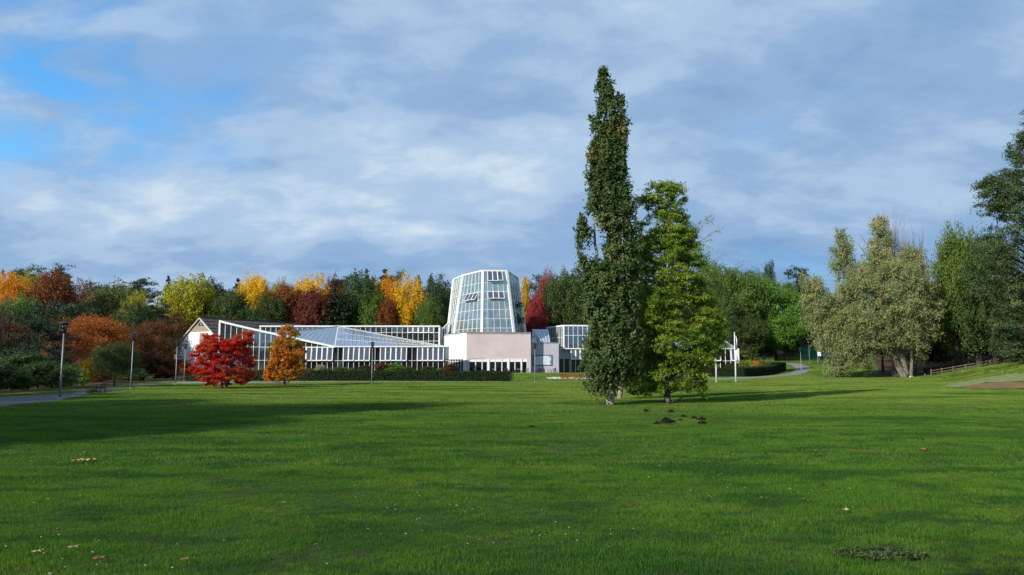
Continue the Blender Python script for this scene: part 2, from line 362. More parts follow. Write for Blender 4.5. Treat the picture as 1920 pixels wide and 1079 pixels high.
class MB:
    def __init__(s): s.v = []; s.f = []
    def add(s, vs, fs):
        b = len(s.v); s.v += [tuple(p) for p in vs]; s.f += [tuple(i + b for i in q) for q in fs]; return s
    def box(s, c, d, rz=0.0, m=None):
        hx, hy, hz = d[0] / 2, d[1] / 2, d[2] / 2
        ps = [Vector((x * hx, y * hy, z * hz)) for z in (-1, 1) for x, y in ((-1, -1), (1, -1), (1, 1), (-1, 1))]
        q = m or Matrix.Rotation(rz, 3, 'Z')
        ps = [Vector(c) + q @ p for p in ps]
        return s.add(ps, [(3, 2, 1, 0), (4, 5, 6, 7), (0, 1, 5, 4), (1, 2, 6, 5), (2, 3, 7, 6), (3, 0, 4, 7)])
    def bar(s, a, b, w, d, up=(0, 0, 1)):
        a = Vector(a); b = Vector(b); z = (b - a); L = z.length
        if L < 1e-6: return s
        z /= L; x = Vector(up).cross(z)
        if x.length < 1e-4: x = Vector((1, 0, 0)).cross(z)
        x.normalize(); y = z.cross(x)
        ps = [a + x * (i * w / 2) + y * (j * d / 2) for i, j in ((-1, -1), (1, -1), (1, 1), (-1, 1))] + \
             [b + x * (i * w / 2) + y * (j * d / 2) for i, j in ((-1, -1), (1, -1), (1, 1), (-1, 1))]
        return s.add(ps, [(3, 2, 1, 0), (4, 5, 6, 7), (0, 1, 5, 4), (1, 2, 6, 5), (2, 3, 7, 6), (3, 0, 4, 7)])
    def slab(s, pts, th, n=None):
        """a polygon given thickness th against its normal"""
        pts = [Vector(p) for p in pts]; k = len(pts)
        if n is None: n = (pts[1] - pts[0]).cross(pts[-1] - pts[0]).normalized()
        n = Vector(n); lo = [p - n * th for p in pts]
        return s.add(pts + lo, [tuple(range(k)), tuple(range(2 * k - 1, k - 1, -1))] + [(i, i + k, (i + 1) % k + k, (i + 1) % k) for i in range(k)])
    def tube(s, pts, rad, n=7, cap=True):
        pts = [Vector(p) for p in pts]; rings = []; prev = None
        for i, p in enumerate(pts):
            t = (pts[min(i + 1, len(pts) - 1)] - pts[max(i - 1, 0)]).normalized()
            x = (prev if prev else (Vector((1, 0, 0)) if abs(t.x) < 0.9 else Vector((0, 1, 0))))
            x = (x - t * x.dot(t)).normalized(); prev = x; y = t.cross(x)
            rings.append([p + (x * math.cos(2 * math.pi * k / n) + y * math.sin(2 * math.pi * k / n)) * rad[i] for k in range(n)])
        vs_ = [q for r in rings for q in r]; fs = []
        for i in range(len(rings) - 1):
            for k in range(n):
                fs.append((i * n + k, i * n + (k + 1) % n, (i + 1) * n + (k + 1) % n, (i + 1) * n + k))
        if cap: fs.append(tuple(range(n - 1, -1, -1))); fs.append(tuple((len(rings) - 1) * n + k for k in range(n)))
        return s.add(vs_, fs)
    def build(s, name, m, parent=None, smooth=False):
        me = bpy.data.meshes.new(name); me.from_pydata(s.v, [], s.f)
        if smooth:
            for p in me.polygons: p.use_smooth = True
        me.materials.append(m); me.update()
        return link(bpy.data.objects.new(name, me), parent)

# ------------------------------------------------------------------ leaves
def unit(a): return a / np.maximum(np.linalg.norm(a, axis=1, keepdims=True), 1e-9)
def leaves_mesh(name, C, O, S, rng, aspect=0.5, outw=0.7, up=0.35, v=None, droop=0.0):
    n = len(C)
    nrm = unit(O * outw + rng.normal(size=(n, 3)) * 0.55 + np.array([0, 0, up]))
    t = np.cross(nrm, rng.normal(size=(n, 3)))
    if droop: t = t * (1 - droop) + np.array([0, 0, -1.0]) * droop * np.linalg.norm(t, axis=1, keepdims=True)
    t = unit(t); b = unit(np.cross(nrm, t))
    s = S[:, None]
    V = np.stack([C - t * s * 0.5, C + b * s * aspect * 0.5 - t * s * 0.02, C + t * s * 0.5, C - b * s * aspect * 0.5 + t * s * 0.02], 1).reshape(-1, 3)
    Fq = np.arange(4 * n).reshape(-1, 4)
    if v is None: v = rng.random(n)
    return np_mesh(name, V, Fq, v)
def blob_leaves(blobs, per, rng, size, lo=0.45, hi=1.05, jag=0.14, sprays=12):
    """blobs (k,6): centre, radii -> leaf centres, outward directions, sizes, tone"""
    B = np.asarray(blobs, float); vol = (B[:, 3] * B[:, 4] * B[:, 5]) ** (2 / 3.); cnt = np.maximum(4, (per * vol / vol.mean())).astype(int)
    idx = np.repeat(np.arange(len(B)), cnt); n = len(idx)
    # every clump is a handful of sprays: short fans of leaves growing outward
    ns = sprays; sd_ = unit(rng.normal(size=(len(B) * ns, 3)) + np.array([0, 0, .12])); sr = lo + (hi * 1.05 - lo) * rng.random(len(B) * ns) ** 0.6
    sr = sr * (1 + jag * rng.normal(size=len(sr)))
    sl = .25 + .45 * rng.random(len(sr)); stn = rng.random(len(sr))
    si = idx * ns + rng.integers(0, ns, n)
    t = (rng.random(n) - .7) * sl[si]
    d = sd_[si]; C = B[idx, :3] + B[idx, 3:6] * (d * (sr[si] + t)[:, None] + rng.normal(size=(n, 3)) * (.13 + .10 * (1 - rng.random(n)))[:, None])
    tone = rng.random(len(B))[idx]
    v = np.clip(0.28 * tone + .30 * stn[si] + 0.42 * rng.random(n), 0, 1)
    return C, d, size * (0.65 + 0.7 * rng.random(n)), v

LIB = {}
def lib_round(key, seed, nb=70, squash=1.0, per=110, leaf=0.034, base=0.12, irregular=0.25, flip=-0.6):
    rng = np.random.default_rng(seed); bl = []
    lob = unit(rng.normal(size=(6, 3))); la = rng.random(6) * irregular
    for i in range(nb):
        d = unit(rng.normal(size=(1, 3)))[0]
        if d[2] < flip: d[2] = -d[2]
        rr = (0.60 + 0.28 * rng.random()) * (1 + sum(a * max(0, float(d @ l)) ** 3 for a, l in zip(la, lob)) - 0.1)
        rad = 0.09 + 0.09 * rng.random()
        cz = base + (1 - base) / 2
        bl.append((d[0] * rr * 0.46, d[1] * rr * 0.46, cz + d[2] * rr * (1 - base) / 2 * squash, rad, rad, rad * 0.8))
    for i in range(10):
        bl.append((rng.normal() * .12, rng.normal() * .12, 0.35 + 0.4 * rng.random(), .15, .15, .15))
    C, O, S, v = blob_leaves(bl, per, rng, leaf)
    C[:, 2] = np.clip(C[:, 2], 0.02, None)
    LIB.setdefault(key, []).append(leaves_mesh('crown', C, O, S, rng, 0.62, v=v))
def lib_spruce(key, seed, levels=20, leaf=0.032, width=0.26, per=48):
    rng = np.random.default_rng(seed); bl = []
    for i in range(levels):
        t = i / (levels - 1); z = 0.06 + 0.92 * t; r = width * (1 - t) ** 0.7 * (0.75 + 0.5 * rng.random()) + 0.02
        k = int(4 + 10 * (1 - t)); a0 = rng.random() * 6
        for j in range(k):
            a = a0 + 6.283 * j / k + rng.normal() * 0.15; q = r * (0.75 + 0.35 * rng.random())
            for f in (0.35, 0.72, 1.0):
                bl.append((math.cos(a) * q * f, math.sin(a) * q * f, z - 0.05 * f * (1 - t) + 0.012 * rng.normal(), 0.012 + q * 0.2, 0.012 + q * 0.2, 0.012 + 0.01 * (1 - t)))
    C, O, S, v = blob_leaves(bl, per, rng, leaf, 0.2, 1.1)
    LIB.setdefault(key, []).append(leaves_mesh('crown', C, O, S, rng, 0.35, outw=0.3, up=0.6, v=v))
def lib_pine(key, seed, nb=30, leaf=0.026, per=300, low=0.35):
    rng = np.random.default_rng(seed); bl = []
    for i in range(nb):
        t = rng.random(); z = low + (0.95 - low) * t; spread = 0.34 * math.sqrt(max(0.05, 1 - ((t - 0.35) / 0.75) ** 2))
        a = rng.random() * 6.283; q = spread * (0.25 + 0.75 * rng.random())
        rad = 0.075 + 0.06 * rng.random()
        bl.append((math.cos(a) * q, math.sin(a) * q, z, rad * 1.2, rad * 1.2, rad * 0.42))
    C, O, S, v = blob_leaves(bl, per, rng, leaf, 0.2, 1.1, 0.16)
    LIB.setdefault(key, []).append(leaves_mesh('crown', C, O, S, rng, 0.35, outw=0.5, up=0.5, v=v))
def lib_twigs(key, seed, n=900):
    """fine bare twigs fanning upward from the limbs"""
    rng = np.random.default_rng(seed); m = MB(); r2 = random.Random(seed)
    def grow(p, d, L, rad, lev):
        q = p + d * L
        m.tube([p, p + d * L * 0.5 + Vector((r2.gauss(0, .02), r2.gauss(0, .02), 0)) * L, q], [rad, rad * 0.8, rad * 0.55], 3, False)
        if lev == 0: return
        for _ in range(3 if lev > 1 else 4):
            e = (d + Vector((r2.gauss(0, .42), r2.gauss(0, .42), abs(r2.gauss(0.15, .2))))).normalized()
            grow(p + d * L * (0.45 + 0.55 * r2.random()), e, L * (0.62 + 0.2 * r2.random()), rad * 0.58, lev - 1)
    for _ in range(5):
        a = r2.random() * 6.28; grow(Vector((0, 0, 0.08)), Vector((math.cos(a) * 0.35, math.sin(a) * 0.35, 1)).normalized(), 0.36, 0.012, 5)
    me = bpy.data.meshes.new('crown'); me.from_pydata(m.v, [], m.f); me.update(); LIB.setdefault(key, []).append(me)
for s in range(6): lib_round('round', 10 + s, nb=84, per=210, irregular=0.45, base=0.36, leaf=.024)
for s in range(3): lib_round('tall', 30 + s, nb=110, base=0.0, per=190, leaf=.024, flip=-.9)
for s in range(4): lib_round('bush', 40 + s, nb=50, base=0.0, per=200, leaf=0.038)
for s in range(3): lib_spruce('spruce', 50 + s)
for s in range(4): lib_pine('pine', 60 + s)
for s in range(2): lib_pine('layer', 70 + s, nb=64, per=240, low=0.08)
for s in range(2): lib_round('fine', 80 + s, nb=120, per=200, leaf=0.018, base=0.03)
for s in range(2): lib_twigs('twigs', 90 + s)
for k in LIB:
    for me in LIB[k]: me.materials.append(None)
def trunk_unit(seed, spread=0.25, nl=7):
    r2 = random.Random(seed); m = MB()
    m.tube([(0, 0, -0.03), (0.004, 0, 0.12), (-0.006, 0.006, 0.4), (0.005, 0, 0.75), (0, 0, 0.93)], [0.026, 0.02, 0.015, 0.008, 0.003], 7)
    for i in range(nl):
        z = 0.22 + 0.5 * i / nl; a = r2.random() * 6.28; L = spread * (0.8 + 0.5 * r2.random())
        m.tube([(0, 0, z), (math.cos(a) * L * 0.5, math.sin(a) * L * 0.5, z + 0.09), (math.cos(a) * L, math.sin(a) * L, z + 0.24)], [0.009, 0.006, 0.002], 4, False)
    me = bpy.data.meshes.new('trunk'); me.from_pydata(m.v, [], m.f); me.materials.append(None); me.update(); return me
TR = [trunk_unit(s) for s in range(3)]
def inst(name, me, m, parent, scale=(1, 1, 1), rz=0.0, kind=None):
    o = bpy.data.objects.new(name, me); link(o, parent); o.scale = scale; o.rotation_euler = (0, 0, rz)
    o.material_slots[0].link = 'OBJECT'; o.material_slots[0].material = m
    if kind: o['kind'] = kind
    return o
def tree(name, label, cat, lib, leaf, px, top, hw, Y, group=None, bark=None, i=None, base_lift=0.0, sink=0.0, trunk=True):
    """top = pixel row of the crown's top, hw = half width in pixels, both at distance Y"""
    x = XatY(px, Y); z0 = G(x, Y) + base_lift
    H = P(px, top, Y).z - z0; W = hw * 2 * Y / F
    wref = {'round': 0.90, 'tall': 0.88, 'bush': 0.92, 'spruce': 0.42, 'pine': 0.66, 'layer': 0.70, 'fine': 0.92, 'twigs': 0.8}[lib]
    r = empty(name, (x, Y, z0), 0, label, cat, group)
    me = LIB[lib][(i if i is not None else rnd.randrange(99)) % len(LIB[lib])]
    inst('crown', me, F_[leaf], r, (W / wref, W / wref, H), rnd.random() * 6.28)
    if trunk: inst('trunk', TR[rnd.randrange(3)], bark or M_barkd, r, (max(H * 0.8, W * 0.9), max(H * 0.8, W * 0.9), H), rnd.random() * 6.28)
    return r

# ------------------------------------------------------------------ hero trees drawn from outlines
def hero(name, label, cat, base, Y, outlines, nclump, rad, per, leaf, matl, bark, trunks, seed, aspect=0.6, thick=1.0, flat=0.8,
         droop=0.0, limbs=30, group=None, limb_r=0.05, shell=0.5, lo=0.3, maxlimb=3.0, pw=1.4):
    """outlines: lists of (row, left, right) in pixels at distance Y; clumps fill their volume"""
    rng = np.random.default_rng(seed); r2 = random.Random(seed)
    bx = gpt(*base) if isinstance(base, tuple) else base
    root = empty(name, bx, 0, label, cat, group); s = Y / F; bl = []
    for oi, ol in enumerate(outlines):
        rows = np.array([o[0] for o in ol], float); Ls = np.array([o[1] for o in ol], float); Rs = np.array([o[2] for o in ol], float)
        fine = np.linspace(rows[0], rows[-1], 200); wd = np.interp(fine, rows, Rs - Ls); pr = np.clip(wd, 1, None) ** pw; pr /= pr.sum()
        area = wd.mean() * (rows[-1] - rows[0]); tot = sum(np.trapezoid([o[2] - o[1] for o in q], [o[0] for o in q]) if hasattr(np, 'trapezoid') else np.trapz([o[2] - o[1] for o in q], [o[0] for o in q]) for q in outlines)
        n = max(6, int(nclump * area / tot))
        for k in range(n):
            py = fine[rng.choice(200, p=pr)]; l, r_ = np.interp(py, rows, Ls), np.interp(py, rows, Rs)
            hw = (r_ - l) / 2; cr = min(rad * (0.55 + 0.8 * rng.random()), max(hw * s * 0.7, rad * 0.35)); ins = cr / s * 0.42
            a = rng.random() * 6.283; q = shell + (1 - shell) * rng.random() if rng.random() < 0.75 else rng.random()
            ex = math.cos(a) * q * max(hw - ins, 0); ey = math.sin(a) * q * max(hw * s * thick - cr * 0.8, 0)
            py2 = min(max(py, rows[0] + ins * flat * 0.8), rows[-1] - ins * flat * 0.5)
            p = P((l + r_) / 2 + ex, py2, Y) - bx; bl.append((p.x, p.y + ey, p.z, cr, cr, cr * flat))
    C, O, S, v = blob_leaves(bl, per, rng, leaf, lo, 1.0, 0.16)
    keep = C[:, 2] > 0.15; C, O, S, v = C[keep], O[keep], S[keep], v[keep]
    me = leaves_mesh('crown', C, O, S, rng, aspect, v=v, droop=droop); me.materials.append(matl)
    link(bpy.data.objects.new('crown', me), root)
    for ti, (pts, rs) in enumerate(trunks):
        m = MB(); ps = [P(a, b, Y) - bx + Vector((0, dy, 0)) for a, b, dy in pts]
        if ti == 0 or pts[0][1] > base[1] - 6: ps[0].z = -0.15
        # flare and gentle sweep
        fp, fr = [], []
        for i in range(len(ps) - 1):
            for j in range(4):
                u = j / 4; fp.append(ps[i].lerp(ps[i + 1], u) + Vector((r2.gauss(0, .02), r2.gauss(0, .02), 0)) * (1 if i + j else 0)); fr.append(rs[i] * (1 - u) + rs[i + 1] * u)
        fp.append(ps[-1]); fr.append(rs[-1]); fr[0] *= 1.35
        m.tube(fp, fr, 10); m.build('trunk', bark, root, True)
    # limbs run from the trunks to clumps of leaves
    m = MB(); allp = [(P(a, b, Y) - bx + Vector((0, dy, 0))) for pts, rs in trunks for a, b, dy in pts]
    seg = []
    for pts, rs in trunks:
        q = [P(a, b, Y) - bx + Vector((0, dy, 0)) for a, b, dy in pts]
        for i in range(len(q) - 1):
            for j in range(5): seg.append((q[i].lerp(q[i + 1], j / 5), rs[i] * (1 - j / 5) + rs[i + 1] * j / 5))
    for b in r2.sample(bl, min(limbs, len(bl))):
        e = Vector(b[:3]); best = None
        for sp, sr in seg:
            if sp.z > e.z - 0.15 * (e - sp).length: continue
            dd = (e - sp).length + 0.4 * abs((e.z - sp.z) - 0.8 * math.hypot(e.x - sp.x, e.y - sp.y))
            if best is None or dd < best[0]: best = (dd, sp, sr)
        if not best or (e - best[1]).length > maxlimb: continue
        _, sp, sr = best; mid = sp.lerp(e, 0.5) + Vector((r2.gauss(0, .12), r2.gauss(0, .12), 0.12 * (e - sp).length * r2.random()))
        r0 = min(sr * 0.55, limb_r * (0.5 + r2.random())) + 0.008
        m.tube([sp, sp.lerp(mid, .5) , mid, mid.lerp(e, .6), e], [r0, r0 * .8, r0 * .6, r0 * .4, r0 * .15], 5, False)
        for _ in range(3):
            f = e + Vector((r2.gauss(0, 1), r2.gauss(0, 1), r2.gauss(0.2, .8))) * b[3] * 0.7
            m.tube([mid.lerp(e, .3 + .5 * r2.random()), f], [r0 * .3, r0 * .08], 3, False)
    if m.v: m.build('limb', bark, root)['kind'] = 'stuff'
    return root

# ================================================================== THE GROUND
def ground():
    xs = np.concatenate([[-1600, -900, -500, -330], np.arange(-240, -96, 12), np.arange(-90, 130, 1.6), np.arange(132, 260, 12), [330, 500, 900, 1600]])
    ys = np.concatenate([[-900, -400, -200, -100, -60, -30], np.arange(-15, 215, 1.6), np.arange(218, 330, 8), [380, 500, 800, 1400, 2400]])
    X, Y = np.meshgrid(xs, ys); Z = gz(X, Y); nx, ny = len(xs), len(ys)
    V = np.stack([X, Y, Z], -1).reshape(-1, 3)
    a = (np.arange(ny - 1)[:, None] * nx + np.arange(nx - 1)[None]).ravel()
    me = np_mesh('lawn', V, np.stack([a, a + 1, a + nx + 1, a + nx], 1), smooth=True)
    x, y = V[:, 0], V[:, 1]
    f = np.maximum.reduce([sstep(180, 192, y), sstep(0, 3, x - 0.475 * y) * sstep(118, 123, y), sstep(0, 4, -x - 35 - 0.22 * np.clip(y - 60, 0, 60)) * sstep(20, 30, y) * (1 - sstep(96, 112, y) * 0), sstep(0, 2, -x - 0.60 * y - 3.0) * sstep(20, 30, y)])
    d = (x - 41) * 0.926 - (y - 61) * 0.377
    r = sstep(-0.6, 1.2, d) * sstep(40, 55, y)
    for n, q in (('forest', f), ('rough', r * 0.9), ('thatch', 1 - sstep(90, 146, y))):
        at = me.attributes.new(n, 'FLOAT', 'POINT'); at.data.foreach_set('value', q.astype(np.float32))
    me.materials.append(M_ground)
    o = link(bpy.data.objects.new('lawn', me)); o['kind'] = 'structure'
ground()

def strip(name, near, far, m, lift=0.035, na=4):
    """a path between two edges, laid over the ground"""
    def resample(pts):
        pts = [Vector((p[0], p[1], 0)) for p in pts]; d = [0]
        for i in range(1, len(pts)): d.append(d[-1] + (pts[i] - pts[i - 1]).length)
        return pts, d
    pa, da = resample(near); pb, db = resample(far); n = int(max(da[-1], db[-1]) / 0.8) + 2
    def at(p, d, u):
        t = u * d[-1]
        for i in range(1, len(p)):
            if t <= d[i] + 1e-6: return p[i - 1].lerp(p[i], (t - d[i - 1]) / max(1e-6, d[i] - d[i - 1]))
        return p[-1]
    V, Fq = [], []
    for i in range(n + 1):
        a, b = at(pa, da, i / n), at(pb, db, i / n)
        wob = 0.06 * math.sin(i * 1.7) + 0.05 * math.sin(i * 0.61)
        for j in range(na + 1):
            q = a.lerp(b, j / na); q = q + (b - a).normalized() * (wob if j in (0, na) else 0)
            V.append((q.x, q.y, G(q.x, q.y) + lift))
    for i in range(n):
        for j in range(na):
            k = i * (na + 1) + j; Fq.append((k, k + 1, k + na + 2, k + na + 1))
    me = np_mesh(name, V, Fq); me.materials.append(m); o = link(bpy.data.objects.new(name, me)); o['kind'] = 'structure'
    poly = [(p[0], p[1]) for p in near] + [(p[0], p[1]) for p in reversed(far)]; POLYS.append(np.array(poly)); return o
POLYS = []
gp = lambda l: [gpt(a, b) for a, b in l]
strip('left_path', [(-52, 22, 0), (-34, 31, 0)] + gp([(0, 764), (105, 753), (175, 739), (215, 733), (262, 725), (325, 720.5)]),
      [(-60, 30, 0), (-44, 41, 0)] + gp([(0, 747), (105, 738), (168, 731), (211, 726.5), (246, 722.5), (330, 717)]), M_asphalt)
g1, g2 = gpt(325, 720.5), gpt(330, 717)
strip('front_path', [g1, (-20, 88.4, 0), (0, 88.6, 0), (10, 88.8, 0), (18, 92, 0), gpt(1328, 712.4)], [g2, (-20, 91.2, 0), (0, 91.2, 0), (10, 91.4, 0), (18, 95.5, 0), gpt(1330, 710.3)], M_asphalt2)
strip('curved_path', gp([(1328, 712.4), (1363, 712), (1400, 711), (1447, 707.6), (1480, 705), (1500, 702.6), (1513, 699.5), (1522, 693), (1517, 688), (1503, 683.6), (1488, 682), (1462, 681)]),
      gp([(1330, 710.3), (1363, 709), (1413, 707), (1447, 704.8), (1472, 702.3), (1482, 700), (1489, 696.5), (1491, 692.5), (1489, 689), (1483, 685), (1472, 683.3), (1460, 682.2)]), M_asphalt2)
strip('far_footpath', gp([(1512, 712), (1600, 712.4), (1700, 712.2)]), gp([(1512, 711.2), (1600, 711.4), (1700, 711.2)]), M_asphalt, na=2)
def patch(name, pts, m, lift, seed, kind='structure'):
    r2 = random.Random(seed); c = sum((Vector((p[0], p[1], 0)) for p in pts), Vector()) / len(pts)
    ring = []
    for i in range(len(pts)):
        a, b = Vector((pts[i][0], pts[i][1], 0)), Vector((pts[(i + 1) % len(pts)][0], pts[(i + 1) % len(pts)][1], 0))
        k = max(2, int((b - a).length / 0.5))
        for j in range(k): q = a.lerp(b, j / k); ring.append(q + (q - c).normalized() * r2.gauss(0, 0.16))
    V, Fq = [], []; n = len(ring)
    for s_ in (1.0, 0.8, 0.6, 0.4, 0.2):
        for q in ring: p = c.lerp(q, s_); V.append((p.x, p.y, G(p.x, p.y) + lift + (0.03 if s_ < 1 else 0)))
    for r_ in range(4):
        for j in range(n): Fq.append((r_ * n + j, r_ * n + (j + 1) % n, (r_ + 1) * n + (j + 1) % n, (r_ + 1) * n + j))
    V.append((c.x, c.y, G(c.x, c.y) + lift + .03)); k0 = len(V) - 1
    for j in range(n): Fq.append((4 * n + j, 4 * n + (j + 1) % n, k0, k0))
    me = bpy.data.meshes.new(name); me.from_pydata(V, [], [tuple(dict.fromkeys(q)) for q in Fq]); me.materials.append(m); o = link(bpy.data.objects.new(name, me)); o['kind'] = kind; return o
M_bank = solid('dry_bank_grass', (0.26, 0.25, 0.12), 1.0, var=0.2, scale=1.4, bump=0.6, dirt=(0.08, 0.14, 0.03), spec=.03)
patch('dry_grass_bank', gp([(1764, 724.5), (1790, 718), (1830, 711), (1870, 705), (1915, 700), (1965, 695), (1965, 714), (1900, 716.5), (1850, 718), (1815, 722), (1795, 728)]), M_bank, 0.04, 5)
POLYS.append(np.array([(p.x, p.y) for p in gp([(1768, 724.5), (1792, 718.5), (1832, 712), (1872, 706), (1915, 701), (1965, 696), (1965, 715), (1900, 717), (1850, 718), (1815, 722), (1795, 727)])]))
patch('bare_earth', gp([(1800, 727), (1818, 722), (1850, 719), (1900, 717.5), (1960, 716), (1960, 729.5), (1900, 730), (1850, 730.5), (1820, 730)]), M_earth, 0.05, 3)
POLYS.append(np.array([(p.x, p.y) for p in gp([(1795, 727), (1818, 721.5), (1850, 718.5), (1900, 717), (1960, 715.5), (1960, 731), (1900, 731.5), (1850, 731.5), (1820, 731)])]))

# ================================================================== GLASSHOUSES
def quad_pt(q, u, v):
    bl, br, tr, tl = q; return (bl.lerp(br, u)).lerp(tl.lerp(tr, u), v)
def facade(parent, q, ncol, rows, glass, mw=0.07, frame=M_white, vents=(), vent_deg=18, jit=0.012, skip=(), transoms=True, edge=None, name='pane', clip=None, vent_frame=0.10):
    """glazed wall: q = bottom left, bottom right, top right, top left seen from outside; rows = heights 0..1"""
    q = [Vector(p) for p in q]; bl, br, tr, tl = q
    n = (br - bl).cross(tl - bl).normalized(); r2 = random.Random(ncol * 31 + int(abs(bl.x) * 10))
    for c in range(ncol + 1):
        u = c / ncol; a, b = quad_pt(q, u, 0), quad_pt(q, u, 1)
        if (b - a).length < 0.15: continue
        w_ = (edge or mw) if c in (0, ncol) else mw
        MB().bar(a + n * 0.03, b + n * 0.03, w_, 0.12 if w_ == mw else 0.2, n).build('corner_post' if w_ != mw else 'mullion', frame, parent)
    if transoms:
        for i, v in enumerate(rows):
            a, b = quad_pt(q, 0, v), quad_pt(q, 1, v)
            if (b - a).length < 0.15: continue
            MB().bar(a + n * 0.045, b + n * 0.045, 0.16 if i in (0, len(rows) - 1) else mw, 0.17 if i in (0, len(rows) - 1) else 0.10, n).build('transom', frame, parent)
    for c in range(ncol):
        for i in range(len(rows) - 1):
            if (c, i) in skip: continue
            e = 0.5 * mw / max((br - bl).length / ncol, .1)
            u0, u1 = (c + e) / ncol, (c + 1 - e) / ncol; v0, v1 = rows[i], rows[i + 1]
            ps = [quad_pt(q, u0, v0), quad_pt(q, u1, v0), quad_pt(q, u1, v1), quad_pt(q, u0, v1)]
            if (ps[3] - ps[0]).length < 0.12 and (ps[2] - ps[1]).length < 0.12: continue
            if (c, i) in vents:
                top = (ps[2] + ps[3]) / 2; ax = (ps[2] - ps[3]).normalized(); ang = R(vent_deg + r2.uniform(-2, 2))
                rot = Matrix.Rotation(ang, 3, ax)
                # swing the bottom outward
                if (rot @ (ps[0] - top)).dot(n) < 0: rot = Matrix.Rotation(-ang, 3, ax)
                ps = [top + n * 0.09 + rot @ (p - top) for p in ps]; nn = (ps[1] - ps[0]).cross(ps[3] - ps[0]).normalized(); m = MB()
                for k in range(4): m.bar(ps[k], ps[(k + 1) % 4], vent_frame, 0.07 + 0.004 * (k % 2), nn)
                vw = m.build('vent_window', M_white, parent)
                MB().slab(ps, 0.02).build('pane', G_vent, vw)
            else:
                j = [n * r2.uniform(-jit, jit) for _ in range(4)]
                MB().slab([p + k for p, k in zip(ps, j)], 0.015).build(name, glass, parent)
    return n

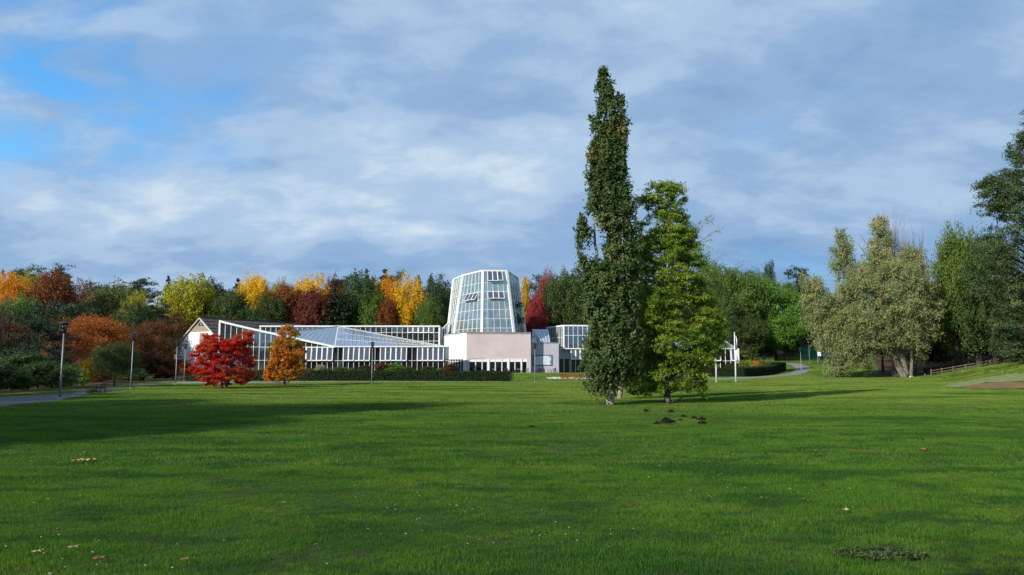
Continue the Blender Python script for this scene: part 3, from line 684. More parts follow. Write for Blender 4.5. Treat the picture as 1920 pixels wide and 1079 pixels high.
# ---- west glasshouse
def west():
    Y = 140.0; x0, x1 = XatY(409, Y), XatY(842, Y); xm, xp = XatY(627, Y), XatY(575, Y); zb = 0.36
    ze = P(842, 651.5, Y).z; zt = P(409, 603.5, Y).z
    r = empty('glasshouse', (x0, Y, zb), 0, 'long low glasshouse with a pale sloping glass roof behind the hedge', 'glasshouse')
    o = Vector((x0, Y, zb)); T = lambda x, y, z: Vector((x, y, z)) - o
    # tall part with the raking top edge: one bay between corner and the low row
    nc = 20; wv = (xm - x0)
    z1 = P(500, 651, Y).z; z2 = P(500, 676, Y).z
    def ztop(x): return zt + (ze - zt) * min(1.0, max(0.0, (x - x0) / wv)) ** 0.93
    for c in range(nc + 1):
        x = x0 + wv * c / nc
        if x > xp + 0.3 and ztop(x) - ze < 0.2: continue
        MB().bar(T(x, Y - 0.03, zb if x < xp else ze), T(x, Y - 0.03, ztop(x)), 0.34 if c == 0 else 0.085, 0.14, (0, 1, 0)).build('corner_post' if c == 0 else 'mullion', M_white, r)
        if c == nc: break
        xa = x0 + wv * (c + 1) / nc
        hs = [zb, z2, z1] if x < xp - 0.2 else [ze]
        for i, za in enumerate(hs):
            if i < len(hs) - 1: ps = [T(x + .05, Y, za), T(xa - .05, Y, za), T(xa - .05, Y, hs[i + 1]), T(x + .05, Y, hs[i + 1])]
            else:
                if ztop(xa) - za < 0.15: continue
                ps = [T(x + .05, Y, za), T(xa - .05, Y, za), T(xa - .05, Y, ztop(xa)), T(x + .05, Y, ztop(x))]
            j = [Vector((0, rnd.uniform(-.012, .012), 0)) for _ in range(4)]
            MB().slab([p + k for p, k in zip(ps, j)], 0.015).build('pane', G_wall, r)
    for z in (zb, z2, z1): MB().bar(T(x0, Y - 0.05, z), T(xp, Y - 0.05, z), 0.12 if z == zb else 0.07, 0.12, (0, 1, 0)).build('transom', M_white, r)
    m = MB(); prev = None
    for i in range(25):
        x = x0 + wv * i / 24; p = T(x, Y - 0.22, ztop(x) + 0.1)
        if prev is not None: m.bar(prev, p, 0.36, 0.42, (0, 1, 0))
        prev = p
    m.build('raking_beam', M_white, r)
    # the low row with white framed vents
    nl = 27; vents = set()
    c = 0
    for k in (5, 2, 5, 2, 5, 2, 5, 1):
        if k in (5,): vents |= {(c + j, 1) for j in range(k)}
        c += k
    zr = P(700, 676.5, Y).z; f = (zr - zb) / (ze - zb)
    facade(r, (T(xp, Y - 0.35, zb), T(x1, Y - 0.35, zb), T(x1, Y - 0.35, ze), T(xp, Y - 0.35, ze)), nl, [0, f, 1], G_low, 0.065, vents=vents, vent_deg=7, vent_frame=0.17)
    MB().bar(T(xm, Y - 0.5, ze + 0.12), T(x1, Y - 0.5, ze + 0.12), 0.2, 0.3, (0, 1, 0)).build('eaves_beam', M_white, r)
    # roof: two glazed slopes meeting at K
    K = Vector((XatY(632, 160), 160, P(632, 612.5, 160).z)); Lp = Vector((x0, Y, zt)); Mp = Vector((xm, Y, ze + 0.15)); Rp = Vector((x1 - 0.3, Y, ze + 0.15)); Rb = Vector((XatY(835, 144.5), 144.5, P(835, 650.3, 144.5).z))
    def slope(a, b, k, n):
        # fan of strips from the eaves a-b up to the ridge point line a-k / b-k, bars running up the slope
        for i in range(n):
            u0, u1 = i / n, (i + 1) / n
            lo0, lo1 = a.lerp(b, u0), a.lerp(b, u1)
            yield lo0, lo1
    # right slope: eaves Mp-Rp, ridge K-Rb
    n = 27
    for i in range(n):
        u0, u1 = i / n, (i + 1) / n
        lo0, lo1, hi0, hi1 = Mp.lerp(Rp, u0), Mp.lerp(Rp, u1), K.lerp(Rb, u0), K.lerp(Rb, u1)
        MB().bar(lo0 - o, hi0 - o, 0.16 if i == 0 else 0.075, 0.12).build('glazing_bar', M_alu if i else M_white, r)
        for v0, v1 in ((0, .34), (.34, .67), (.67, 1)):
            ps = [lo0.lerp(hi0, v0), lo1.lerp(hi1, v0), lo1.lerp(hi1, v1), lo0.lerp(hi0, v1)]
            j = [Vector((0, 0, rnd.uniform(-.02, .02))) for _ in range(4)]
            MB().slab([p - o + k for p, k in zip(ps, j)], 0.02).build('roof_pane', G_roof, r)
    for v in (.34, .67): MB().bar(Mp.lerp(K, v) - o, Rp.lerp(Rb, v) - o, 0.05, 0.07).build('roof_purlin', M_alu, r)
    # left slope, from part way down the raking beam
    Ls = Lp.lerp(Mp, .46); Ls.z = ztop(Ls.x) + .12; n = 12
    for i in range(n):
        u0, u1 = i / n, (i + 1) / n
        lo0, lo1 = Ls.lerp(Mp, u0), Ls.lerp(Mp, u1); hi0, hi1 = Ls.lerp(K, u0 ** .6), Ls.lerp(K, u1 ** .6)
        lo0.z = ztop(lo0.x) + .12; lo1.z = ztop(lo1.x) + .12
        if i: MB().bar(lo0 - o, hi0 - o, 0.07, 0.1).build('glazing_bar', M_alu, r)
        for v0, v1 in ((0, .5), (.5, 1)):
            MB().slab([lo0.lerp(hi0, v0) - o, lo1.lerp(hi1, v0) - o, lo1.lerp(hi1, v1) - o, lo0.lerp(hi0, v1) - o], 0.02).build('roof_pane', G_roof, r)
    for a, b, nm in ((Ls, K, 'ridge'), (K, Rb, 'ridge'), (Rp, Rb, 'ridge')): MB().bar(a - o + Vector((0, 0, .06)), b - o + Vector((0, 0, .06)), 0.16, 0.14).build(nm, M_alu, r)
    # rear walls below the ridge, floor
    Ls_ = Lp.lerp(Mp, .46); Ls_.z = ztop(Ls_.x) + .1; Ls_.y += .3
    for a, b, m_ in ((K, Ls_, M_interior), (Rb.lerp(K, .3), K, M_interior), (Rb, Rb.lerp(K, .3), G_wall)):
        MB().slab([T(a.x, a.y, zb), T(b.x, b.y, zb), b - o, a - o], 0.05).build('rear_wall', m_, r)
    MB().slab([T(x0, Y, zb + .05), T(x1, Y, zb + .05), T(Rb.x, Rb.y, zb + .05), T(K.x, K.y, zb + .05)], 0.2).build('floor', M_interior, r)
    for lx, ly in ((656, 679.5), (686, 679.5), (726, 679.5)):
        m = MB(); p = P(lx, ly, Y + 1.2) - o; m.tube([p + Vector((0, 0, -.28)), p + Vector((0, 0, -.2)), p + Vector((0, 0, .1)), p + Vector((0, 0, .26))], [.02, .24, .27, .05], 10); g = m.build('globe_lamp', M_white, r, True)
        MB().bar(p + Vector((0, 0, .26)), p + Vector((0, 0, 2.2)), .03, .03, (0, 1, 0)).build('lamp_cord', M_dark, g)
west()

# ---- rear glasshouse
def rear():
    Y = 161.8; x0, x1 = XatY(486, Y), XatY(823, Y); zb = 0.5; zt = P(700, 613.2, Y).z; zl = P(700, 652, Y).z
    r = empty('glasshouse', (x0, Y, zb), 0, 'tall flat-topped glasshouse wing behind the sloping glass roof', 'glasshouse'); o = Vector((x0, Y, zb)); T = lambda x, y, z: Vector((x, y, z)) - o
    MB().box(T((x0 + x1) / 2, Y + 3, (zb + zl) / 2), (x1 - x0, 5.8, zl - zb)).build('plinth_wall', M_interior, r)
    r1 = (P(700, 638.5, Y).z - zl) / (zt - zl); r2_ = (P(700, 624, Y).z - zl) / (zt - zl)
    n = 34; vents = {(c, 2) for c in range(28, 33)}
    facade(r, (T(x0, Y, zl), T(x1, Y, zl), T(x1, Y, zt), T(x0, Y, zt)), n, [0, r1 * 0.9, r2_, 1], G_wall, 0.085, vents=vents, vent_deg=6, vent_frame=0.18, edge=0.34)
    facade(r, (T(x1, Y, zl), T(x1, Y + 6, zl), T(x1, Y + 6, zt), T(x1, Y, zt)), 8, [0, .5, 1], G_wall, 0.08)
    facade(r, (T(x1, Y + 6, zl), T(x0, Y + 6, zl), T(x0, Y + 6, zt), T(x1, Y + 6, zt)), 17, [0, 1], G_wall, 0.08)
    MB().box(T((x0 + x1) / 2, Y - .05, zt + .12), (x1 - x0 + .3, .5, .3)).build('eaves_beam', M_white, r)
    MB().box(T((x0 + x1) / 2, Y + 3.2, zt + .02), (x1 - x0, 5.9, .06)).build('roof_glass', G_roof, r)
rear()

# ---- palm house on its pink base
def palm_house():
    base = [Vector((-14.3, 158.2, 0)), Vector((-9.0, 148, 0)), Vector((3.72, 148.2, 0)), Vector((3.72, 172, 0)), Vector((-15.5, 174, 0))]
    zb, zw, zt = 0.35, 3.25, P(900, 624.3, 148).z
    r = empty('palm_house', (-5, 155, zb), 0, 'tall tapering glass tower on a blank pink and white base', 'palm house'); o = Vector((-5, 155, zb))
    q = lambda p, z: Vector((p.x, p.y, z)) - o
    names = [('white_wall', M_wall), ('pink_wall', M_pink), ('side_wall', M_pink), ('side_wall', M_pink), ('side_wall', M_wall)]
    for i in range(5):
        a, b = base[i], base[(i + 1) % 5]; lo = zw if i < 2 else zb
        d = (b - a).normalized(); n = Vector((d.y, -d.x, 0))
        MB().slab([q(a, lo), q(b - d * (0.003 if i else 0), lo), q(b - d * 0.003, zt), q(a, zt)], 0.35, n).build(names[i][0], names[i][1], r)
        MB().slab([q(a, zt + .002) + n * .06, q(b, zt + .002) + n * .06, q(b, zt + .14) + n * .06, q(a, zt + .14) + n * .06], 0.5, n).build('coping', M_coping, r)
    MB().slab([q(p, zt - .1) for p in base], 0.2, (0, 0, 1)).build('base_roof', M_coping, r)
    MB().slab([q(p, zb + .12) for p in base], 0.2, (0, 0, 1)).build('floor', M_interior, r)
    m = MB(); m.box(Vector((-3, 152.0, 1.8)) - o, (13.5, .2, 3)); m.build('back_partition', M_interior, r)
    # glazed ground floor: windows of the front
    a, b = base[1], base[2]; wx = lambda zx: XatY(840 + zx / 6.857, 148)
    def pier(x0, x1, m_, nm='pier', d=.34): MB().box(Vector(((x0 + x1) / 2, 148 + d / 2 + .01, (zb + zw) / 2)) - o, (x1 - x0, d, zw - zb - .004)).build(nm, m_, r)
    pier(-8.99, wx(268), M_pink); pier(wx(1018), 3.715, M_pink)
    for x0, x1 in ((508, 532), (766, 788), (940, 951)): pier(wx(x0), wx(x1), M_white, 'white_pier', .3)
    for x0, x1 in ((268, 354), (354, 438), (438, 508), (532, 608), (608, 692), (692, 766), (788, 860), (860, 940), (951, 1018)):
        X0, X1 = wx(x0) + .02, wx(x1) - .02; zs = zw - 0.55
        fr = MB(); Yw = 148.16
        for s_, e_ in (((X0 + .04, zb + .05), (X0 + .04, zw)), ((X1 - .04, zb + .05), (X1 - .04, zw)), ((X0, zb + .1), (X1, zb + .1)), ((X0, zs), (X1, zs)), ((X0, zw - .05), (X1, zw - .05))):
            fr.bar(Vector((s_[0], Yw, s_[1])) - o, Vector((e_[0], Yw, e_[1])) - o, .08, .1 + .003 * len(fr.v) / 8, (0, 1, 0))
        wdw = fr.build('window', M_white, r)
        MB().box(Vector(((X0 + X1) / 2, Yw + .02, (zs + zw) / 2)) - o, (X1 - X0 - .1, .04, zw - zs - .1)).build('blind', M_white, wdw)
        MB().box(Vector(((X0 + X1) / 2, Yw + .02, (zs + zb) / 2 + .05)) - o, (X1 - X0 - .1, .02, zs - zb - .16)).build('pane', G_low, wdw)
    # left facet ground floor, light glazing
    a, b = base[0], base[1]
    facade(r, (q(a.lerp(b, .06), zb), q(a.lerp(b, .88), zb), q(a.lerp(b, .88), zw), q(a.lerp(b, .06), zw)), 7, [0, .82, 1], G_wall, .09)
    d = (b - a).normalized(); n = Vector((d.y, -d.x, 0))
    for u0, u1 in ((0, .055), (.885, .999)):
        MB().slab([q(a.lerp(b, u0), zb), q(a.lerp(b, u1), zb), q(a.lerp(b, u1), zw - .003), q(a.lerp(b, u0), zw - .003)], 0.34, n).build('pier', M_wall, r)
    # the tower
    zt0 = zt + .12
    bot = [Vector(p) for p in ((-14.8, 170, zt0), (-12.35, 159.2, zt0), (-6.1, 149.9, zt0), (0.35, 150.2, zt0), (3.05, 165, zt0), (0.5, 171.5, zt0), (-8, 173, zt0))]
    top = []
    ztt = 0
    for px, py, Y in ((850, 527, 168.5), (868, 517.2, 160.5), (905, 508.2, 152.2), (950, 508.8, 152.6), (971, 521.5, 165)):
        top.append(P(px, py, Y))
    zt1 = sum(t.z for t in top) / 5
    for t in top: t.z = zt1
    top += [Vector((-1.2, 170.5, zt1)), Vector((-7, 172, zt1))]
    rows = [0, .062, .225, .385, .53, .655, .81, 1]
    rr = [0.0] + [(P(905, y, 151).z - zt0) / (zt1 - zt0) for y in (616, 598.5, 581, 562.5, 547, 529.5)] + [1.0]
    specs = [(5, set()), (6, {(2, 4), (3, 4), (4, 4)}), (5, {(1, 4), (2, 4), (3, 4), (1, 6), (2, 6), (3, 6)}), (6, set()), (4, set()), (6, set()), (6, set())]
    for i in range(7):
        j = (i + 1) % 7; nc, ve = specs[i]
        facade(r, (bot[i] - o, bot[j] - o, top[j] - o, top[i] - o), nc, rr, G_tower, .065, vents=ve, vent_deg=22, vent_frame=.11, jit=.02)
    for i in range(7):
        wd = .50 if i in (1, 2, 3) else .22
        MB().bar(bot[i] - o, top[i] - o, wd, .4, (top[i] - Vector((-6, 162, top[i].z)))).build('corner_post', M_white, r)
        j = (i + 1) % 7
        MB().bar(top[i] - o + Vector((0, 0, .1)), top[j] - o + Vector((0, 0, .1)), .3, .28).build('eaves_beam', M_white, r)
        MB().bar(bot[i] - o, bot[j] - o, .22, .3).build('sill_beam', M_alu, r)
    apex = Vector((-6, 162, zt1 + .9))
    for i in range(7):
        j = (i + 1) % 7; MB().slab([top[i] - o, top[j] - o, apex - o], 0.02).build('roof_pane', G_tower, r)
        MB().bar(top[i] - o, apex - o, .12, .12).build('rafter', M_white, r)
    # inside: white columns, ring gallery and stair trusses
    for x, y in ((-5.2, 153.5), (-8.6, 157), (-1.2, 154.5), (-9.5, 165), (-1, 166)):
        MB().tube([Vector((x, y, zt0)) - o, Vector((x, y, zt0 + 6.2)) - o], [.24, .24], 10).build('inner_column', M_white, r, True)
    for z in (zt0 + 5.0, zt0 + 9.6):
        k = (z - zt0) / (zt1 - zt0)
        for i in range(7):
            j = (i + 1) % 7; c = Vector((-6, 162, z)); a_, b_ = bot[i].lerp(top[i], k).lerp(c, .06), bot[j].lerp(top[j], k).lerp(c, .06)
            MB().bar(a_ - o, b_ - o, .3, .1).build('ring_beam', M_white, r)
    MB().bar(Vector((-3.6, 155, zt0 + 3.9)) - o, Vector((1, 156, zt0 + 3.9)) - o, .2, .35).build('gallery_beam', M_white, r)
    MB().slab([Vector((p.x, p.y, zt0 + .02)) - o for p in bot], 0.05, (0, 0, 1)).build('tower_floor', M_interior, r)
palm_house()

# ---- link between rear wing and tower
def link_house():
    Y = 163.0; a, b = XatY(824, Y), XatY(840, Y); zb = 4.6
    r = empty('glass_link', (a, Y, zb), 0, 'narrow raking glass link between the rear wing and the tower', 'glass link'); o = Vector((a, Y, zb))
    bl, br, tr, tl = Vector((a, Y, 0.5)), Vector((b, Y, 0.5)), P(840, 606, Y), P(824, 622, Y)
    facade(r, (bl - o, br - o, tr - o, tl - o), 5, [0, .55, .8, 1], G_wall, .08)
    MB().slab([tl - o, tr - o, tr - o + Vector((0, 3, 0)), tl - o + Vector((0, 3, 0))], .04).build('roof_pane', G_roof, r)
link_house()

# ---- annex, right of the base
def annex():
    Y = 150.6; x0, x1 = 3.80, XatY(1047.8, Y); zb = 0.35; zt = P(1020, 644, Y).z
    r = empty('annex', (x0, Y, zb), 0, 'grey rendered annex carrying a pale mural, right of the pink base', 'annex'); o = Vector((x0, Y, zb)); T = lambda x, y, z: Vector((x, y, z)) - o
    MB().box(T((x0 + x1) / 2, Y + 5, (zb + zt) / 2), (x1 - x0, 10, zt - zb)).build('wall', M_grey, r)
    MB().box(T((x0 + x1) / 2, Y + 5, zt + .09), (x1 - x0 + .12, 10.12, .17)).build('coping', M_coping, r)
    # recessed entrance wall
    Y2 = 158.0; x2 = XatY(1070, Y2); z2 = P(1060, 654, Y2).z
    for a, b, lo in ((x1 + .01, XatY(1049.2, Y2), zb), (XatY(1056, Y2), XatY(1058.7, Y2), zb), (XatY(1067, Y2), x2, zb)):
        MB().box(T((a + b) / 2, Y2 + .2, (lo + 3.3) / 2), (b - a, .4, 3.3 - lo)).build('pier', M_grey, r)
    MB().box(T((x1 + x2) / 2, Y2 + .2, (3.302 + z2) / 2), (x2 - x1, .4, z2 - 3.302)).build('entrance_wall', M_grey, r)
    for a, b in ((1049.2, 1056), (1058.7, 1067)):
        a, b = XatY(a, Y2), XatY(b, Y2); d = MB().box(T((a + b) / 2, Y2 + .3, (zb + 3.3) / 2), (b - a, .06, 3.3 - zb)).build('door', M_dark, r)
        MB().box(T((a + b) / 2, Y2 + .262, 1.9), (b - a - .3, .012, 2.4)).build('pane', G_low, d)
    # sloped rooflight above
    a, b, c, d = P(1000, 618, 161), P(1027, 618, 161), P(1031, 643, 154), P(1017, 643, 154)
    MB().slab([d - o, c - o, b - o, a - o], .06).build('rooflight', G_roof, r)
    for u in (0, .33, .66, 1): MB().bar(d.lerp(c, u) - o, a.lerp(b, u) - o, .09, .12).build('glazing_bar', M_white, r)
    aa, bb = P(997.5, 643, 156), P(1017, 643, 154)
    facade(r, (aa - o, bb - o, P(1000.5, 619, 160.8) - o, P(998.5, 619, 162) - o), 4, [0, .5, 1], G_wall, .07)
    # dish on the roof
    p = P(1002, 638.5, 151.5) - o; m = MB()
    rings = []
    for i in range(5):
        a_ = i / 4; rings.append([(p + Vector((-.5, -.75, .35)).normalized() * (.22 * a_ * a_ - .1) + (Vector((.83, -.55, 0)) * math.cos(t) + Vector((-.2, -.3, -.93)) * math.sin(t)) * (.6 * a_ + .01)) for t in [k * math.pi / 6 for k in range(12)]])
    V = [v for g in rings for v in g]; Fc = [(i * 12 + k, i * 12 + (k + 1) % 12, (i + 1) * 12 + (k + 1) % 12, (i + 1) * 12 + k) for i in range(4) for k in range(12)]
    m.add(V, Fc); dsh = m.build('satellite_dish', M_white, None, True); dsh.location = o
    tag(dsh, 'white satellite dish at the left corner of the annex roof', 'dish')
    MB().tube([p + Vector((0, .1, -.1)), p + Vector((0.05, .3, -.75))], [.05, .05], 6).build('bracket', M_dark, dsh)
    # mural panel
    X0, X1 = XatY(998, Y), XatY(1036, Y); Z0, Z1 = P(1010, 686.3, Y).z, P(1010, 665.8, Y).z
    mr = empty('mural_panel', (X0, Y - .02, Z0), 0, 'pale green and violet mural panel on the annex wall', 'mural'); o2 = Vector((X0, Y - .02, Z0))
    MB().box(Vector(((X0 + X1) / 2, Y - .05, (Z0 + Z1) / 2)) - o2, (X1 - X0, .06, Z1 - Z0)).build('backing', M_muraldk, mr)
    r2 = random.Random(5); pts = []; W_, H_ = (X1 - X0) / 2 - .12, (Z1 - Z0) / 2 - .1; n = 46
    for k in range(n):
        t = 2 * math.pi * k / n; cx, cz = math.cos(t), math.sin(t); s_ = 1 / max(abs(cx), abs(cz)); s_ *= (r2.uniform(.93, 1.0) if k % 2 else r2.uniform(.66, .86))
        pts.append(Vector(((X0 + X1) / 2 + cx * s_ * W_, Y - .09, (Z0 + Z1) / 2 + cz * s_ * H_)) - o2)
    MB().slab(pts, .02, (0, -1, 0)).build('pale_field', M_mural, mr)
    for k in range(4): MB().box(Vector(((X0 + X1) / 2 - .1, Y - .097, Z0 + .65 + .26 * k)) - o2, (1.9 - .3 * (k % 2), .006, .05)).build('text_line', M_grey, mr)
annex()

# ---- east glasshouses
def corner_house():
    C0 = Vector((XatY(1057, 157), 157, P(1057, 654, 157).z)); zt = P(1057, 611.6, 157).z
    Lf = Vector((XatY(1026, 166), 166, C0.z)); Rt = Vector((XatY(1165, 158), 158, C0.z)); Bk = Vector((Rt.x, 170, C0.z)); up = Vector((0, 0, zt - C0.z))
    r = empty('glasshouse', C0, 0, 'boxy upper glasshouse with a corner post, left of the poplar', 'glasshouse'); o = C0
    facade(r, (Lf - o, C0 - o, C0 + up - o, Lf + up - o), 8, [0, .5, 1], G_wall, .09)
    facade(r, (C0 - o, Rt - o, Rt + up - o, C0 + up - o), 12, [0, .58, 1], G_wall, .09)
    facade(r, (Bk - o, Lf - o + Vector((0, 4, 0)), Lf + up - o + Vector((0, 4, 0)), Bk + up - o), 10, [0, 1], G_wall, .09)
    MB().bar(Vector((0, 0, 0)), up, .36, .36, (0, 1, 0)).build('corner_post', M_white, r)
    for a, b in ((Lf, C0), (C0, Rt)):
        MB().bar(a - o + up + Vector((0, 0, .1)), b - o + up + Vector((0, 0, .1)), .28, .25).build('eaves_beam', M_white, r)
        MB().bar(a - o, b - o, .22, .24).build('sill_beam', M_white, r)
    MB().slab([Lf - o + up, C0 - o + up, Rt - o + up, Bk - o + up], .04, (0, 0, 1)).build('roof_glass', G_roof, r)
    MB().slab([Lf - o, C0 - o, Rt - o, Bk - o], .1, (0, 0, 1)).build('floor', M_interior, r)
    # lower storey
    a = Vector((XatY(1070.5, 157.5), 157.5, .4)); b = Vector((Rt.x, 157.5, .4)); z1 = C0.z - .15
    f = (3.2 - .4) / (z1 - .4)
    facade(r, (a - o, b - o, Vector((b.x, b.y, z1)) - o, Vector((a.x, a.y, z1)) - o), 11, [0, f, 1], G_low, .1, vents={(c, 1) for c in range(0, 11)}, vent_deg=14, vent_frame=.16)
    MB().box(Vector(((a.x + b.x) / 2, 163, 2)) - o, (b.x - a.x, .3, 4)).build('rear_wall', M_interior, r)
corner_house()
def east():
    Y = 150.0; x0, x1 = XatY(1165, Y), XatY(1380, Y); zb = .9; ze = P(1300, 654, Y).z; zm = P(1300, 677, Y).z
    r = empty('glasshouse', (x0, Y, zb), 0, 'low glasshouse with slanting vents behind the flagpoles', 'glasshouse'); o = Vector((x0, Y, zb)); T = lambda x, y, z: Vector((x, y, z)) - o
    n = 22; f = (zm - zb) / (ze - zb); vents = {(c, 1) for c in range(n) if c % 7 not in (5, 6)}
    facade(r, (T(x0, Y, zb), T(x1, Y, zb), T(x1, Y, ze), T(x0, Y, ze)), n, [0, f, 1], G_low, .09, vents=vents, vent_deg=12, vent_frame=.17)
    MB().box(T(x1 + .3, Y - .1, (zb + ze) / 2), (.6, .5, ze - zb)).build('corner_post', M_white, r)
    xr0, xr1 = XatY(1190, 162), XatY(1349, 162); zr = P(1349, 631.5, 162).z; m = 18
    for i in range(m):
        u0, u1 = i / m, (i + 1) / m; a0, a1 = Vector((x0, Y, ze)).lerp(Vector((x1, Y, ze)), u0), Vector((x0, Y, ze)).lerp(Vector((x1, Y, ze)), u1)
        b0, b1 = Vector((xr0, 162, zr)).lerp(Vector((xr1, 162, zr)), u0), Vector((xr0, 162, zr)).lerp(Vector((xr1, 162, zr)), u1)
        MB().slab([a0 - o, a1 - o, b1 - o, b0 - o], .03).build('roof_pane', G_roof, r)
        MB().bar(a0 - o, b0 - o, .09, .12).build('glazing_bar', M_alu, r)
    MB().bar(T(x1, Y, ze), Vector((xr1, 162, zr)) - o, .34, .3).build('raking_beam', M_alu, r)
    MB().bar(Vector((xr0, 162, zr)) - o, Vector((xr1, 162, zr)) - o, .2, .2).build('ridge', M_alu, r)
    MB().slab([T(x1, Y, zb), T(x1 - .3, 162, zb), Vector((xr1, 162, zr)) - o, T(x1, Y, ze)], .04).build('end_wall', G_wall, r)
    MB().slab([T(x1, 162, zb), T(x0, 162, zb), Vector((xr0, 162, zr)) - o, Vector((xr1, 162, zr)) - o], .1).build('rear_wall', M_interior, r)
east()

# ---- barn
def barn():
    rd = Vector((.55, .835, 0)).normalized(); gd = Vector((.835, -.55, 0)).normalized()
    A = Vector((XatY(373, 160), 160, P(373, 597, 160).z)); ze = P(335, 653, 164).z
    Lf = A - gd * 8.9; Rf = A + gd * 8.9; Lf.z = Rf.z = ze; zb = .5; L = 34
    o = Vector((A.x, A.y, zb)); r = empty('barn', o, 0, 'old barn with white gable, boarded shutter and dark roof', 'barn')
    gz_ = lambda p, z=None: Vector((p.x, p.y, p.z if z is None else z)) - o
    MB().slab([gz_(Lf, zb), gz_(Rf, zb), gz_(Rf), gz_(A), gz_(Lf)], .4).build('gable_wall', M_wall, r)
    for s_, f_ in ((Lf, 1), (Rf, -1)):
        MB().slab([gz_(s_, zb), gz_(s_ + rd * L, zb), gz_(s_ + rd * L), gz_(s_)][::f_], .3).build('side_wall', M_wall, r)
    # roof slopes in overlapping courses, one per plank course
    n = 9
    for s_ in (Lf, Rf):
        out = (s_ - A).normalized(); far = s_ + out * 1.1; nrm = out.cross(rd).normalized()
        if nrm.z < 0: nrm = -nrm
        for i in range(n):
            a, b = A.lerp(far, i / n), A.lerp(far, (i + 1) / n + .012)
            ps = [a - rd * .25 + nrm * .12, a + rd * L + nrm * .12, b + rd * L + nrm * .2, b - rd * .25 + nrm * .2]
            q = (ps[1] - ps[0]).cross(ps[3] - ps[0])
            if q.z < 0: ps = ps[::-1]
            MB().slab([p - o for p in ps], .14).build('roof_course', M_shingle, r)
        MB().bar(A - rd * .34 + nrm * .0 - o, far - rd * .34 + nrm * .0 - o, .3, .12, nrm).build('bargeboard', M_white, r)
    MB().bar(A - rd * .7 - o + Vector((0, 0, .28)), A + rd * L - o + Vector((0, 0, .28)), .4, .16).build('ridge_cap', M_shingle, r)
    # boarded gable top, board by board
    k0 = .42; nb = 12; out = Vector((gd.y, -gd.x, 0));
    if out.y > 0: out = -out
    zc = A.z - (A.z - ze) * k0
    for i in range(nb):
        u0, u1 = -1 + 2 * i / nb, -1 + 2 * (i + 1) / nb; W_ = 8.9 * k0 * .93
        h = lambda u: zc + (A.z - zc) * (1 - abs(u)) - .1
        a, b = A + gd * (u0 * W_ + .015), A + gd * (u1 * W_ - .015)
        MB().slab([gz_(a, zc) + out * .05, gz_(b, zc) + out * .05, gz_(b, max(h(u1), zc + .05)) + out * .05, gz_(a, max(h(u0), zc + .05)) + out * .05], .05, out).build('board', M_board, r)
    MB().bar(gz_(A - gd * 4.1, zc - .05) + out * .08, gz_(A + gd * 4.1, zc - .05) + out * .08, .2, .14, out).build('gable_rail', M_board, r)
    # loft shutter of upright boards
    c = A + gd * 1.3; z1, z0 = zc - .55, zc - 4.6; sh = MB().box(gz_(c, (z0 + z1) / 2) + out * .03, (2.9, .06, z1 - z0), math.atan2(gd.y, gd.x)).build('shutter', M_slate, r)
    for i in range(7): MB().box(gz_(c + gd * (-1.2 + .4 * i), (z0 + z1) / 2) + out * .09, (.37, .05, z1 - z0 - .06), math.atan2(gd.y, gd.x)).build('board', M_board, sh)
    # small carved ornament: a wreath of sprigs over a bar
    m = MB(); c = A + gd * .2; cz = zc + 1.25
    for i in range(9):
        t = math.pi * (i / 8); v = gd * math.cos(t) * .8 + Vector((0, 0, math.sin(t) * .35)); m.bar(gz_(c, cz) + out * .12 + v, gz_(c, cz) + out * .14 + v * .6 + Vector((0, 0, .25)), .12, .06, out)
    m.bar(gz_(c - gd * .9, cz - .12) + out * .12, gz_(c + gd * .9, cz - .12) + out * .12, .16, .08, out); m.build('gable_ornament', M_dark, r)
    # lower wing, to the left behind
    W = Lf + rd * 2.0 - gd * .1; w2 = W - gd * 2.2; m = MB(); top = A + rd * 3.5 - gd * 2.4; top.z = A.z - 1.55
    e = Lf + rd * 2.6 - gd * 2.6; e.z = ze - .2
    for i in range(6):
        a, b = top.lerp(e, i / 6), top.lerp(e, (i + 1) / 6 + .01)
        ps = [a, b, b + rd * 12, a + rd * 12]
        q = (ps[1] - ps[0]).cross(ps[3] - ps[0])
        if q.z < 0: ps = ps[::-1]
        MB().slab([p - o for p in ps], .16).build('roof_course', M_shingle, r)
    MB().slab([gz_(e + gd * .3, zb), gz_(top, zb), top - o, e + gd * .3 - o], .2).build('wing_wall', M_slate, r)
barn()

